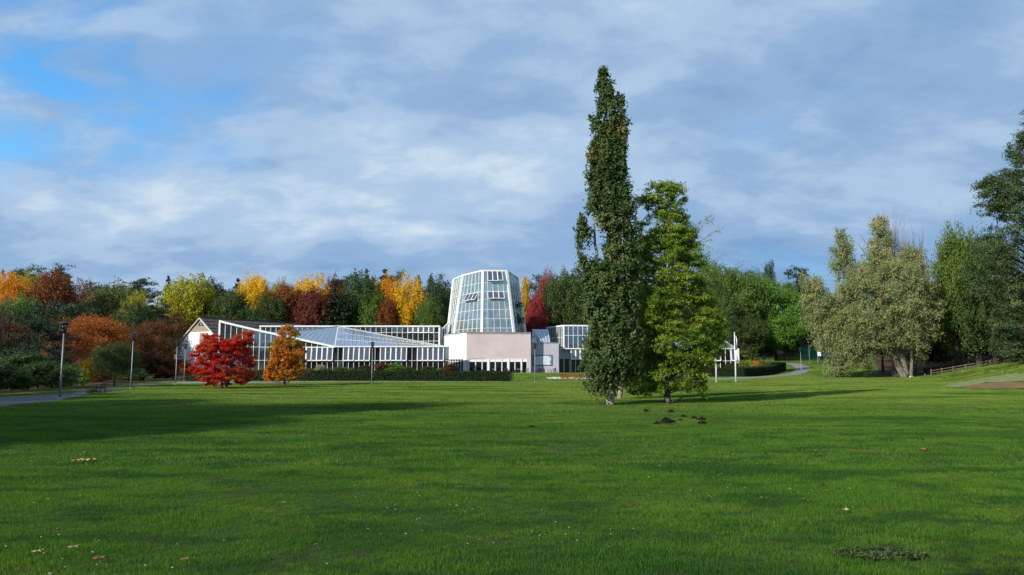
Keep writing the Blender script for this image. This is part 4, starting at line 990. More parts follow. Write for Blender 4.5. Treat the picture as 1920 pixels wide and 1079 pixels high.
# ================================================================== HEDGES
M_hcore = solid('hedge_inner_twigs', (.008, .016, .006), 1.0, var=.3, scale=9)
def hedge(name, label, line, h, wd, seed, per=950, ledge=0.13, cat='hedge'):
    rng = np.random.default_rng(seed); base = Vector((line[0][0], line[0][1], G(*line[0]))); r = empty(name, base, 0, label, cat)
    core = MB(); C, O = [], []
    for i in range(len(line) - 1):
        a, b = Vector((*line[i], 0)), Vector((*line[i + 1], 0)); d = (b - a); L = d.length; d /= L; n = Vector((d.y, -d.x, 0))
        a = a - d * .3; b = b + d * .3; L += .6
        za, zb_ = G(a.x, a.y), G(b.x, b.y)
        ps = []
        for p, z in ((a, za), (b, zb_)):
            for s_ in (1, -1): ps.append(Vector((p.x, p.y, z - .1)) + n * s_ * (wd / 2 - .1) - base); ps.append(Vector((p.x, p.y, z + h - .12)) + n * s_ * (wd / 2 - .1) - base)
        core.add(ps, [(0, 4, 5, 1), (2, 3, 7, 6), (1, 5, 7, 3), (0, 1, 3, 2), (4, 6, 7, 5)])
        area = L * (2 * h + wd); k = int(area * per / 3.2)
        u = rng.random(k); t = rng.random(k) * (2 * h + wd); dep = rng.normal(size=k) * .05
        for uu, tt, dd in zip(u, t, dep):
            if tt < h: off, z, nn = wd / 2, tt, (n.x, n.y, 0.1)
            elif tt < h + wd: off, z, nn = wd / 2 - (tt - h), h, (0, 0, 1)
            else: off, z, nn = -wd / 2, tt - h - wd, (-n.x, -n.y, .1)
            x, y = a.x + d.x * uu * L + n.x * off, a.y + d.y * uu * L + n.y * off
            C.append((x + nn[0] * dd - base.x, y + nn[1] * dd - base.y, za * (1 - uu) + zb_ * uu + z + nn[2] * (dd + .04 * math.sin(x * 1.3)) - base.z)); O.append(nn)
    core.build('hedge_core', M_hcore, r)
    C, O = np.array(C), np.array(O); me = leaves_mesh('foliage', C, O, ledge * (0.6 + 0.8 * rng.random(len(C))), rng, .6, up=.2); me.materials.append(F_['hedge']); link(bpy.data.objects.new('foliage', me), r)
    return r
hx = lambda px, Y: XatY(px, Y)
hedge('hedge', 'long clipped dark hedge in front of the low glasshouse', [(hx(458, 94), 94), (hx(600, 93), 93), (hx(780, 93), 93), (hx(952, 93), 93)], 1.22, 1.3, 1)
e1, e2, e3, e4 = gpt(1225, 707.5), gpt(1392, 707.6), gpt(1440, 704), gpt(1469, 696)
hedge('hedge', 'clipped dark hedge curving round the beds beside the curved path', [(p.x, p.y + .6) for p in (e1, e2, e3, e4)] + [(e4.x - 1.5, e4.y + 6), (e4.x - 7, e4.y + 11)], 1.4, 1.2, 2)

# ================================================================== LAMPS AND STREET FURNITURE
def lamp(base, top, label, Y=None):
    b = gpt(*base) if Y is None else Vector((XatY(base[0], Y), Y, G(XatY(base[0], Y), Y)))
    H = P(base[0], top, b.y).z - b.z
    r = empty('street_lamp', b, 0, label, 'street lamp', 'lamp posts along the paths')
    MB().tube([(0, 0, -.1), (0, 0, H * .36), (0, 0, H * .37), (0, 0, H - .62)], [.052, .049, .040, .035], 10).build('pole', M_pole, r, True)
    MB().tube([(0, 0, 0), (0, 0, .05), (0, 0, .12)], [.13, .13, .08], 10).build('base_collar', M_pole, r, True)
    head = MB().tube([(0, 0, H - .66), (0, 0, H - .55), (0, 0, H - .48)], [.05, .11, .15], 12).build('lantern', M_dark, r, True)
    MB().tube([(0, 0, H - .479), (0, 0, H - .15)], [.13, .20], 12).build('diffuser', G_low, head, True)
    MB().tube([(0, 0, H - .13), (0, 0, H - .10), (0, 0, H - .03), (0, 0, H)], [.25, .26, .12, .03], 14).build('lamp_shade', M_dark, head, True)
    for k in range(3):
        t = k * 2.094; MB().bar((math.cos(t) * .14, math.sin(t) * .14, H - .48), (math.cos(t) * .21, math.sin(t) * .21, H - .14), .02, .02).build('strut', M_dark, head)
lamp((112, 750), 603.5, 'nearest grey lamp post, by the path at the far left')
lamp((245, 730), 625, 'grey lamp post right of the ornate bench, by the path')
lamp((329, 721.8), 638, 'grey lamp post in front of the white barn gable')
lamp((345, 716), 645, 'thin grey lamp post between the barn and the red maple')
lamp((697, 721), 641, 'grey lamp post in front of the long hedge and glasshouse')
lamp((1003, 717), 644.5, 'grey lamp post in front of the mural annex')
lamp((1503, 710.6), 652, 'grey lamp post at the near side of the curved path')
lamp((1534, 693), 643, 'grey lamp post in front of the green shed, right')
lamp((1518, 681.5), 641, 'grey lamp post in front of the green shed, left')

def flagpole(px, label, flag=False):
    b = gpt(px, 717.5); H = P(px, 625, b.y).z - b.z
    r = empty('flagpole', b, 0, label, 'flagpole', 'white flagpoles beside the ash tree')
    MB().tube([(0, 0, -.1), (0, 0, H * .5), (0, 0, H - .1)], [.10, .075, .045], 12).build('pole', M_white, r, True)
    MB().tube([(0, 0, H - .1), (0, 0, H - .04), (0, 0, H + .04), (0, 0, H + .1)], [.03, .08, .08, .02], 10).build('finial', M_white, r, True)
    MB().tube([(0, 0, -.02), (0, 0, .12)], [.15, .13], 10).build('base_collar', M_pole, r, True)
    MB().tube([(-.09, -.03, .7), (-.07, -.02, H - .15)], [.008, .008], 4).build('halyard', M_white, r)
    if flag:
        f = bpy.data.objects.new('flag', None)
        root = empty('flag', b + Vector((.02, -.12, H - .3)), 0, 'blue, black and white flag hanging limp on the flagpole', 'flag')
        for i, (m_, w0, w1) in enumerate(((M_blue, 0, .12), (M_black, .12, .22), (M_white, .22, .34))):
            V, Fc = [], []; n = 9
            for k in range(n + 1):
                z = -1.75 * k / n; bul = .5 + .5 * math.sin(min(1, k / 4) * 1.57)
                for j in range(4):
                    u = w0 + (w1 - w0) * j / 3; V.append((.0 + u * (.75 * bul) - .04, -.06 * math.sin(u * 22 + k * .4), z * (1 - u * .35) - .1 * u))
            for k in range(n):
                for j in range(3): q = k * 4 + j; Fc.append((q, q + 1, q + 5, q + 4))
            MB().add(V, Fc).build('stripe', m_, root, True)
flagpole(1307, 'white flagpole nearest the ash, half hidden by its leaves'); flagpole(1343.5, 'middle white flagpole, its top among ash leaves'); flagpole(1380, 'rightmost white flagpole, carrying a limp flag', True)

def bench(px, py, rz, label):
    b = gpt(px, py); r = empty('park_bench', b, rz, label, 'bench')
    for i in range(5): MB().bar((-.75, -.2 + .1 * i, .43), (.75, -.2 + .1 * i, .43), .03, .085).build('seat_slat', M_slate, r)
    for i in range(4): MB().bar((-.75, .27 + .035 * i, .52 + .1 * i), (.75, .27 + .035 * i, .52 + .1 * i), .08, .028).build('back_slat', M_slate, r)
    for s_ in (-1, 1):
        x = .72 * s_; m = MB()
        m.tube([(x, -.27, 0), (x, -.22, .14), (x, -.29, .28), (x, -.23, .42)], [.03, .024, .024, .028], 6)
        m.tube([(x, .34, 0), (x, .25, .15), (x, .27, .3), (x, .24, .43), (x, .33, .7), (x, .41, .92)], [.03, .024, .024, .028, .024, .02], 6)
        m.tube([(x, -.23, .42), (x, 0, .39), (x, .24, .43)], [.022, .02, .022], 6)
        m.tube([(x, -.24, .42), (x, -.30, .55), (x, -.24, .66), (x, 0, .665), (x, .31, .68)], [.018, .018, .024, .024, .02], 6)
        for c, rad in (((-.12, .2), .09), ((.1, .19), .11), ((0, .54), .085)):
            m.tube([(x, c[0] + rad * math.cos(t), c[1] + rad * math.sin(t)) for t in [k * .7 for k in range(10)]], [.013] * 10, 5)
        m.build('cast_iron_end', M_dark, r, True)
bench(184, 740, R(-74), 'ornate bench with cast iron ends beside the left path')

def litter_bin():
    b = gpt(957.8, 714.5); r = empty('litter_bin', b, 0, 'dark green litter bin at the right end of the long hedge', 'bin')
    MB().box((0, 0, .5), (.5, .42, .9)).build('body', solid('bin_green', (.012, .05, .025), .5), r)
    MB().add([(-.3, -.25, .95), (.3, -.25, .95), (.3, .25, .95), (-.3, .25, .95), (-.2, -.15, 1.06), (.2, -.15, 1.06), (.2, .15, 1.06), (-.2, .15, 1.06)], [(3, 2, 1, 0), (4, 5, 6, 7), (0, 1, 5, 4), (1, 2, 6, 5), (2, 3, 7, 6), (3, 0, 4, 7)]).build('lid', M_dark, r)
    MB().box((0, -.214, .78), (.34, .02, .1)).build('slot', M_black, r)
    MB().tube([(.38, 0, 0), (.38, 0, 1.25)], [.03, .03], 6).build('post', M_dark, r)
litter_bin()

def cafe():
    def chair(i):
        r = empty('cafe_chair', (0, 0, 0), 0, None, 'chair')
        MB().box((0, 0, .45), (.46, .44, .05)).build('seat', M_black, r)
        m = MB(); m.bar((-.22, .2, .88), (.22, .2, .88), .09, .09)
        for k in range(4): m.bar((-.17 + .113 * k, .21, .47), (-.17 + .113 * k, .23, .84), .075, .03, (0, 1, 0))
        m.build('backrest', M_black, r)
        for x in (-.2, .2):
            for y in (-.18, .2): MB().bar((x, y, 0), (x * .95, y, .43), .06, .06, (0, 1, 0)).build('leg', M_dark, r)
            MB().tube([(x * 1.15, -.2, .44), (x * 1.15, -.2, .66), (x * 1.15, .2, .68)], [.015] * 3, 5).build('armrest', M_dark, r)
        return r
    def table(top_m):
        r = empty('cafe_table', (0, 0, 0), 0, None, 'table')
        MB().tube([(0, 0, .72), (0, 0, .75)], [.42, .42], 16).build('tabletop', top_m, r)
        MB().tube([(0, 0, .03), (0, 0, .72)], [.03, .03], 8).build('column', M_dark, r); MB().tube([(0, 0, 0), (0, 0, .04)], [.26, .2], 12).build('foot', M_dark, r); return r
    def dup(root, loc, rz):
        c = root.copy(); col.objects.link(c); c.location = loc; c.rotation_euler = (0, 0, rz)
        for ch in root.children: d = ch.copy(); col.objects.link(d); d.parent = c
        return c
    Yc = 147.2; pos = lambda px, dy=0: Vector((XatY(px, Yc + dy), Yc + dy, G(XatY(px, Yc + dy), Yc + dy)))
    cp, tb, tw = chair(0), table(M_dark), table(M_white)
    specs = [(998, 'black cafe chair nearest the corner of the pink base', 1.2), (1007, 'black cafe chair just right of the lamp post by the mural', -1.4), (1014, 'black cafe chair below the middle of the mural', .3),
             (1019, 'black cafe chair below the mural facing the wall', 2.8), (1028, 'black cafe chair left of the black cafe table', 1.5), (1036, 'black cafe chair right of the black cafe table', -1.5), (1042, 'rightmost black cafe chair before the grey annex', .5),
             (946, 'black cafe chair at the third bay of glazed doors', -.6), (952, 'black cafe chair left of the litter bin by the glazed doors', 2.4), (963, 'black cafe chair right of the litter bin by the glazed doors', 1.6), (988, 'black cafe chair at the right pier of the pink wall', -2)]
    first = True
    for px, lb, rz in specs:
        o = cp if first else dup(cp, (0, 0, 0), 0); first = False; o.location = pos(px, rnd.uniform(-.5, .6)); o.rotation_euler = (0, 0, rz)
        o['label'] = lb; o['group'] = 'cafe chairs on the terrace'
    for px, t, lb in ((1032, tb, 'round black cafe table below the right edge of the mural'), (1011, None, 'round black cafe table below the left part of the mural'), (973, tw, 'white cafe table at the right bays of glazed doors'), (927, None, 'white cafe table before the middle glazed doors'), (889, None, 'white cafe table before the leftmost glazed doors')):
        o = t or dup(tb if px > 1000 else tw, (0, 0, 0), 0); o.location = pos(px, .1); o['label'] = lb; o['group'] = 'cafe tables on the terrace'
    a = [(XatY(p, y), y) for p, y in ((870, 144.5), (1048, 144.5), (1048, 150.4), (870, 147.8))]
    strip('terrace', [(a[0][0], a[0][1], 0), (a[1][0], a[1][1], 0)], [(a[3][0], 147.9, 0), (a[2][0], 150.5, 0)], M_asphalt2)
cafe()

# ---- right: shed, column, board, van, table, fence
def shed():
    Y = 184.0; x0, x1 = XatY(1504.5, Y), XatY(1560, Y); zb = G((x0 + x1) / 2, Y) - .25; zt = P(1520, 649.5, Y).z
    r = empty('shed', (x0, Y, zb), 0, 'green sheet metal shed at the top of the slope', 'shed')
    n = 7; w_ = (x1 - x0) / n
    for i in range(n):
        for j in range(2): MB().box((w_ * (i + .5), 0, (zt - zb) * (j + .5) / 2), (w_ - .05, .08, (zt - zb) / 2 - .04)).build('wall_panel', M_green, r)
    MB().box(((x1 - x0) / 2, 2.6, (zt - zb) / 2), (x1 - x0 - .1, 5, zt - zb - .02)).build('wall', M_green, r)
    MB().box(((x1 - x0) / 2, 2.4, zt - zb + .1), (x1 - x0 + .5, 5.8, .18)).build('roof', M_coping, r)
shed()
def column():
    Y = 191.0; x = XatY(1531.8, Y); zb = G(x, Y); H = P(1531, 560, Y).z - zb
    r = empty('mast', (x, Y, zb), 0, 'pale green column rising behind the green shed', 'mast')
    MB().tube([(0, 0, -.2), (0, 0, H * .5), (0, 0, H)], [.66, .60, .52], 14).build('shaft', M_greenpale, r, True)
    for k in (.2, .45, .7): MB().tube([(0, 0, H * k), (0, 0, H * k + .2)], [.68, .67], 14).build('collar', M_greenpale, r, True)
    MB().tube([(0, 0, H), (0, 0, H + .2)], [.75, .7], 14).build('cap', M_greenpale, r)
column()
def board():
    b = gpt(1536.5, 677); r = empty('information_board', b, R(-12), 'small white board on a post before the green shed', 'board')
    MB().box((0, 0, 1.55), (.75, .05, .95)).build('panel', M_white, r); MB().tube([(0, .06, 0), (0, .06, 2.0)], [.04, .04], 8).build('post', M_pole, r)
board()
def van():
    Y = 178.0; x = XatY(1551, Y); zb = G(x, Y); r = empty('van', (x, Y, zb), R(80), 'white van half hidden behind the pale willow', 'van')
    prof = [(-2.2, .35), (2.3, .35), (2.35, .95), (1.75, 1.15), (1.15, 1.85), (-2.1, 1.9), (-2.25, 1.0)]
    V = [(a, s_ * .85 * (1 if b < 1.2 else .92), b) for s_ in (-1, 1) for a, b in prof]; k = len(prof)
    MB().add(V, [tuple(range(k)), tuple(range(2 * k - 1, k - 1, -1))] + [(i, i + k, (i + 1) % k + k, (i + 1) % k) for i in range(k)]).build('body', M_white, r)
    for s_ in (-1, 1):
        MB().add([(1.05, s_ * .87, 1.2), (1.55, s_ * .87, 1.2), (1.1, s_ * .80, 1.72), (.45, s_ * .80, 1.72), (.45, s_ * .87, 1.2)], [(0, 1, 2, 3, 4)]).build('side_window', M_dark, r)
        for xx in (-1.4, 1.45):
            wl = MB().tube([(xx, s_ * .72, .33), (xx, s_ * .90, .33)], [.33, .33], 16).build('wheel', M_dark, r); MB().tube([(xx, s_ * .89, .33), (xx, s_ * .915, .33)], [.2, .18], 12).build('rim', M_pole, wl)
        MB().box((2.33, s_ * .6, .78), (.06, .3, .18)).build('headlight', M_mural, r)
    MB().add([(1.78, -.74, 1.18), (1.78, .74, 1.18), (1.2, .7, 1.8), (1.2, -.7, 1.8)], [(0, 1, 2, 3)]).build('windscreen', M_dark, r)
van()
def picnic():
    b = gpt(1534, 682.6); r = empty('picnic_table', b, R(8), 'dark picnic table on the slope below the white board', 'picnic table')
    for i in range(5): MB().box((0, -.3 + .15 * i, .74), (1.8, .13, .04)).build('top_plank', M_slate, r)
    for s_ in (-1, 1):
        for k in (0, 1): MB().box((0, s_ * (.66 + .15 * k), .44), (1.8, .13, .04)).build('seat_plank', M_slate, r)
        MB().bar((s_ * .65, -.7, .4), (s_ * .65, .8, .4), .05, .09).build('cross_beam', M_slate, r)
        for k in (-1, 1): MB().bar((s_ * .7, k * .62, 0), (s_ * .7, k * .22, .72), .09, .05).build('leg', M_slate, r)
picnic()
def fence():
    pts = [(1733, 708.4, 703.5), (1745, 706, 695), (1765, 701.5, 690.8), (1786, 698.4, 688), (1810, 694.7, 685), (1835, 690, 678.6), (1856, 686, 676), (1879, 682, 671), (1900, 678, 668), (1922, 674, 664)]
    xs = [63.6 + 1.62 * i for i in range(len(pts))]; r = None; P_ = []
    for i, (px, pb, pt) in enumerate(pts):
        x = xs[i]; Y = x / ((px - 960) / 1400.0) * 1.0
        Y = min(118, max(100, Y)); x = XatY(px, Y); P_.append(Vector((x, Y, G(x, Y))))
    r = empty('fence', P_[0], 0, 'low timber post and rail fence climbing the right bank', 'fence'); o = P_[0]
    for i, p in enumerate(P_):
        h = (pts[i][1] - pts[i][2]) * p.y / 1400 * 1.05
        m = MB(); m.box(p - o + Vector((0, 0, h / 2 - .05)), (.15, .15, h + .1)); m.add([p - o + Vector((a * .075, b * .075, h)) for a, b in ((-1, -1), (1, -1), (1, 1), (-1, 1))] + [p - o + Vector((0, 0, h + .06))], [(0, 1, 4), (1, 2, 4), (2, 3, 4), (3, 0, 4)]); m.build('post', M_timber, r)
        if i:
            q = P_[i - 1]
            for z in (.42, .80):
                if i == 1: continue
                MB().bar(q - o + Vector((0, -.1, z)), p - o + Vector((0, -.1, z)), .11, .05, (0, 1, 0)).build('rail', M_timber, r)
    MB().box(gpt(1709, 708.4) - o + Vector((0, 0, .1)), (.5, .35, .35), .4).build('post_stub', M_stone, r)
fence()
def wooden_pole():
    Y = 168; x = XatY(1461, Y); z = G(x, Y); r = empty('wooden_pole', (x, Y, z), 0, 'plain brown wooden pole in front of the bright green tree', 'pole')
    h = P(1461, 641, Y).z - z; MB().tube([(0, 0, -.2), (0, 0, h)], [.13, .10], 9).build('shaft', M_timber, r, True); MB().tube([(0, 0, h), (0, 0, h + .1)], [.12, .04], 9).build('cap', M_dark, r, True)
wooden_pole()

# ================================================================== MOLEHILLS, STONES, LEAVES
MOUNDS = []
def mound(px, py, wpx, label, seed):
    b = gpt(px, py + wpx * .12); rr = (wpx * 1.12 + 2) / 2 * b.y / F; rng = np.random.default_rng(seed); n, k = 18, 7; V = []; Fq = []
    for i in range(k + 1):
        u = i / k
        for j in range(n):
            t = 6.283 * j / n; q = rr * (1 - u) * (1 + .18 * math.sin(3 * t + seed) + .1 * rng.normal()); h = rr * .55 * (1 - (1 - u) ** 2.0) * (1 + .16 * rng.normal())
            V.append((math.cos(t) * q, math.sin(t) * q * .9, max(h, 0) - (.04 if i == 0 else 0)))
    for i in range(k):
        for j in range(n): Fq.append((i * n + j, i * n + (j + 1) % n, (i + 1) * n + (j + 1) % n, (i + 1) * n + j))
    # loose crumbs
    m = MB(); r2 = random.Random(seed)
    m.add(V, Fq)
    for _ in range(26):
        t = r2.random() * 6.28; q = rr * r2.uniform(.6, 1.5); s_ = rr * r2.uniform(.05, .16)
        m.box((math.cos(t) * q, math.sin(t) * q, s_ * .4), (s_, s_ * .8, s_ * .8), r2.random() * 3)
    MOUNDS.append((b.x, b.y, rr * 1.15)); o = m.build('molehill', M_soil, None, True); o.location = b; tag(o, label, 'molehill', 'molehills in the lawn')
for i, (px, py, w_, lb) in enumerate([(996.7, 801.5, 13, 'small dark molehill, leftmost on the open lawn'), (1054, 796, 9, 'faint low molehill right of the leftmost one'), (1212, 771, 11, 'molehill between the poplar and ash trunks, nearest the poplar'),
        (1258, 772, 12, 'flat molehill just below the ash trunk'), (1281, 781, 11, 'small molehill up and right of the biggest molehill'), (1250, 790, 25, 'biggest dark molehill, below the ash tree'),
        (1231, 794.5, 13, 'low spill of soil at the left foot of the biggest molehill'), (1276, 788.5, 11, 'small molehill touching the right side of the biggest one'), (1302, 784.5, 13, 'left one of the two upper molehills at the right'),
        (1316, 787, 16, 'right one of the two upper molehills at the right'), (1317, 794.5, 18, 'broad reddish molehill, lowest at the right of the group')]): mound(px, py, w_, lb, i + 3)

def stones():
    r2 = random.Random(8); grp = 'pale stones edging the flower bed'
    base = None
    for i in range(26):
        px = 1027 + i * 3.3; py = 711.2 + (i / 26) * 1.2 - (.9 if i % 3 == 0 else 0); b = gpt(px, py); m = MB(); s_ = r2.uniform(.2, .36)
        V = []; n = 7
        for k, (q, z) in enumerate(((.9, -.05), (1, .12), (.65, .27))):
            for j in range(n): t = 6.283 * j / n; V.append((math.cos(t) * s_ * q * r2.uniform(.85, 1.15), math.sin(t) * s_ * .7 * q, z * s_ * 3.2 * r2.uniform(.8, 1.1)))
        Fq = [(k * n + j, k * n + (j + 1) % n, (k + 1) * n + (j + 1) % n, (k + 1) * n + j) for k in range(2) for j in range(n)] + [tuple(2 * n + j for j in range(n))]
        o = m.add(V, Fq).build('edging_stone', M_stone); o.location = b; o.rotation_euler = (0, 0, r2.random() * 3); tag(o, 'pale rough stone in the low edging of the flower bed', 'stone', grp)
stones()
def bed_plants():
    rng = np.random.default_rng(3); C = []
    for _ in range(1500):
        px = rng.uniform(1050, 1100); b = Y = rng.uniform(100, 112); x = XatY(px, Y); C.append((x, Y, G(x, Y) + rng.random() * .8))
    C = np.array(C); me = leaves_mesh('bed_flowers', C, np.tile([0, -.3, 1.], (len(C), 1)), .16 * np.ones(len(C)), rng, .5); me.materials.append(F_['orshrub'])
    o = link(bpy.data.objects.new('bed_flowers', me)); tag(o, 'faded reddish flowers filling the bed behind the pale stones', 'flowers', kind='stuff')
    C = []
    for _ in range(2600):
        px = rng.uniform(1384, 1452); Y = rng.uniform(137, 147); x = XatY(px, Y); C.append((x, Y, G(x, Y) + rng.random() ** 1.5 * 2.0))
    C = np.array(C); me = leaves_mesh('bed_perennials', C, np.tile([0, -.3, 1.], (len(C), 1)), .3 * np.ones(len(C)), rng, .5); me.materials.append(F_['green'])
    o = link(bpy.data.objects.new('bed_perennials', me)); tag(o, 'mixed yellow green perennials behind the curving hedge', 'plants', kind='stuff')
bed_plants()

# ================================================================== HERO TREES
def poplar():
    o = [
        [(128, 1130, 1142), (140, 1122, 1149), (160, 1119, 1152), (190, 1118, 1154), (214, 1118, 1156), (260, 1118, 1166), (300, 1120, 1176)],
        [(178, 1152, 1164), (190, 1149, 1175), (220, 1147, 1179), (245, 1146, 1177), (290, 1140, 1178)],
        [(210, 1102, 1116), (222, 1101, 1128), (260, 1103, 1136), (300, 1103, 1138)],
        [(280, 1106, 1172), (300, 1100, 1181), (330, 1097, 1182), (352, 1098, 1176), (380, 1098, 1178), (400, 1100, 1190)],
        [(350, 1134, 1176), (370, 1128, 1190), (400, 1124, 1194), (430, 1122, 1196), (470, 1130, 1204), (520, 1124, 1206)],
        [(403, 1088, 1094), (418, 1080, 1104), (450, 1079, 1108), (490, 1083, 1112), (530, 1089, 1114), (556, 1096, 1116)],
        [(500, 1106, 1190), (540, 1098, 1198), (580, 1095, 1200), (620, 1094, 1202), (650, 1090, 1200), (680, 1087, 1198), (700, 1091, 1188), (716, 1100, 1172), (728, 1112, 1150)]]
    tr = [([(1143, 760, 0), (1146, 735, 0), (1150, 690, 0), (1150, 620, 0), (1146, 520, 0), (1141, 400, 0), (1138, 250, 0), (1136, 160, 0)], [.21, .19, .165, .14, .11, .08, .045, .015]),
          ([(1149, 700, 0), (1140, 640, .3), (1127, 540, .5), (1119, 470, .4), (1113, 410, .2)], [.12, .10, .085, .075, .05]),
          ([(1150, 690, 0), (1157, 600, -.3), (1166, 500, -.5), (1164, 420, -.4), (1160, 300, 0), (1163, 210, 0)], [.11, .10, .075, .05, .03, .01]),
          ([(1149, 715, 0), (1165, 660, -.5), (1190, 615, -.8)], [.08, .055, .02])]
    hero('poplar_tree', 'tall narrow dark green poplar towering over the lawn', 'poplar', (1143, 760), gpt(1143, 760).y, o, 520, .42, 230, .12, F_['poplar'], M_barkp, tr, 11, aspect=.85, flat=1.5, limbs=90, limb_r=.035, thick=.9, pw=1.0)
poplar()
def ash():
    o = [[(346, 1226, 1270), (355, 1206, 1288), (375, 1197, 1297), (400, 1195, 1298), (430, 1194, 1304), (460, 1200, 1304)],
         [(420, 1270, 1300), (440, 1262, 1310), (470, 1255, 1306), (495, 1250, 1318)],
         [(450, 1190, 1306), (490, 1184, 1322), (530, 1176, 1335), (570, 1174, 1345), (610, 1176, 1352), (650, 1182, 1354), (690, 1178, 1348), (712, 1182, 1336), (730, 1192, 1322)], [(725, 1190, 1240), (738, 1196, 1236)],
         [(560, 1300, 1340), (590, 1300, 1362), (640, 1300, 1366), (670, 1300, 1352)],
         [(700, 1296, 1326), (725, 1302, 1328), (748, 1312, 1330)]]
    tr = [([(1250, 757, 0), (1252, 735, 0), (1250, 690, 0), (1247, 600, 0), (1246, 500, 0), (1247, 420, 0), (1248, 365, 0)], [.19, .165, .15, .125, .085, .05, .012]),
          ([(1250, 660, 0), (1275, 580, -.4), (1288, 480, -.3), (1293, 430, -.2)], [.08, .06, .035, .01]),
          ([(1250, 690, 0), (1225, 610, .3), (1213, 520, .5), (1215, 440, .3)], [.08, .06, .035, .01])]
    root = hero('ash_tree', 'broad light green ash tree standing right of the poplar', 'ash', (1250, 757), gpt(1250, 757).y, o, 820, .40, 165, .125, F_['ash'], M_bark, tr, 12, aspect=.40, flat=.6, limbs=120, limb_r=.033, lo=.1, thick=.85, pw=1.15)
    # thin bare twigs on the right of its top
    b = gpt(1250, 757); m = MB(); r2 = random.Random(4); C = []
    for _ in range(26):
        a = P(r2.uniform(1272, 1292), r2.uniform(440, 500), b.y) - b; e = P(r2.uniform(1300, 1346), r2.uniform(398, 500), b.y) - b + Vector((0, r2.uniform(-.8, .8), 0))
        mid = a.lerp(e, .5) + Vector((0, 0, r2.uniform(-.25, .15))); m.tube([a, mid, e], [.016, .011, .004], 4, False)
        for _ in range(5):
            p = mid.lerp(e, r2.random()); q = p + Vector((r2.gauss(.2, .25), r2.gauss(0, .2), r2.gauss(.1, .25))); m.tube([p, q], [.006, .002], 3, False)
            for _ in range(3): C.append(tuple(p.lerp(q, r2.random()) + Vector((r2.gauss(0, .05), r2.gauss(0, .05), r2.gauss(0, .05)))))
    m.build('bare_twigs', M_bark, root)
    me = leaves_mesh('sparse_leaves', np.array(C), np.tile([0, 0, .5], (len(C), 1)), .12 * np.ones(len(C)), np.random.default_rng(2), .4); me.materials.append(F_['ash']); link(bpy.data.objects.new('sparse_leaves', me), root)
ash()
def dark_tree():
    o = [[(425, 1190, 1212), (450, 1184, 1220), (500, 1172, 1224), (560, 1162, 1228), (620, 1156, 1232), (680, 1156, 1232), (715, 1160, 1218), (736, 1168, 1204)]]
    b = gpt(1161, 749); tr = [([(1161, 749, 0), (1165, 720, 0), (1175, 640, 0), (1188, 540, 0)], [.15, .12, .09, .03])]
    hero('small_tree', 'dark young tree squeezed behind the poplar and ash trunks', 'tree', (1161, 749), b.y, o, 150, .62, 190, .17, F_['darkgreen'], M_barkp, tr, 13, limbs=16)
dark_tree()
def red_maple():
    o = [[(622, 448, 472), (632, 436, 474), (645, 428, 470), (655, 415, 470)], [(627, 385, 412), (640, 377, 430), (660, 366, 440)],
         [(640, 372, 470), (655, 362, 474), (665, 352, 476), (685, 350, 478), (700, 355, 477), (712, 370, 470), (722, 385, 462)]]
    tr = [([(424, 729, 0), (425, 712, 0), (432, 690, 0), (448, 655, 0)], [.13, .10, .06, .02]), ([(413, 727, .5), (412, 710, .3), (400, 685, 0), (385, 655, 0)], [.09, .08, .05, .02]), ([(424, 716, 0), (415, 690, .4), (408, 650, .4)], [.07, .05, .02])]
    hero('maple_tree', 'low spreading bright red maple in front of the glasshouse', 'maple', (424, 729), gpt(424, 729).y, o, 330, .34, 190, .12, F_['maple'], M_bark, tr, 14, aspect=.55, flat=.5, limbs=60, limb_r=.03, lo=.2)
red_maple()
def orange_maple():
    o = [[(612, 530, 548), (622, 518, 562), (640, 508, 572), (660, 500, 577), (680, 499, 577), (700, 502, 572), (712, 512, 560)], [(692, 497, 515), (706, 494, 520), (714, 498, 512)]]
    tr = [([(533, 724, 0), (534, 705, 0), (535, 670, 0), (537, 630, 0)], [.13, .10, .07, .02]), ([(534, 700, 0), (515, 675, .3), (508, 655, .3)], [.05, .035, .01]), ([(534, 700, 0), (556, 670, -.2), (562, 650, -.2)], [.05, .035, .01])]
    hero('maple_tree', 'upright orange maple right of the red maple', 'maple', (533, 724), gpt(533, 724).y, o, 220, .32, 170, .13, F_['mapleo'], M_bark, tr, 15, aspect=.6, flat=.75, limbs=50, limb_r=.03, lo=.25)
orange_maple()
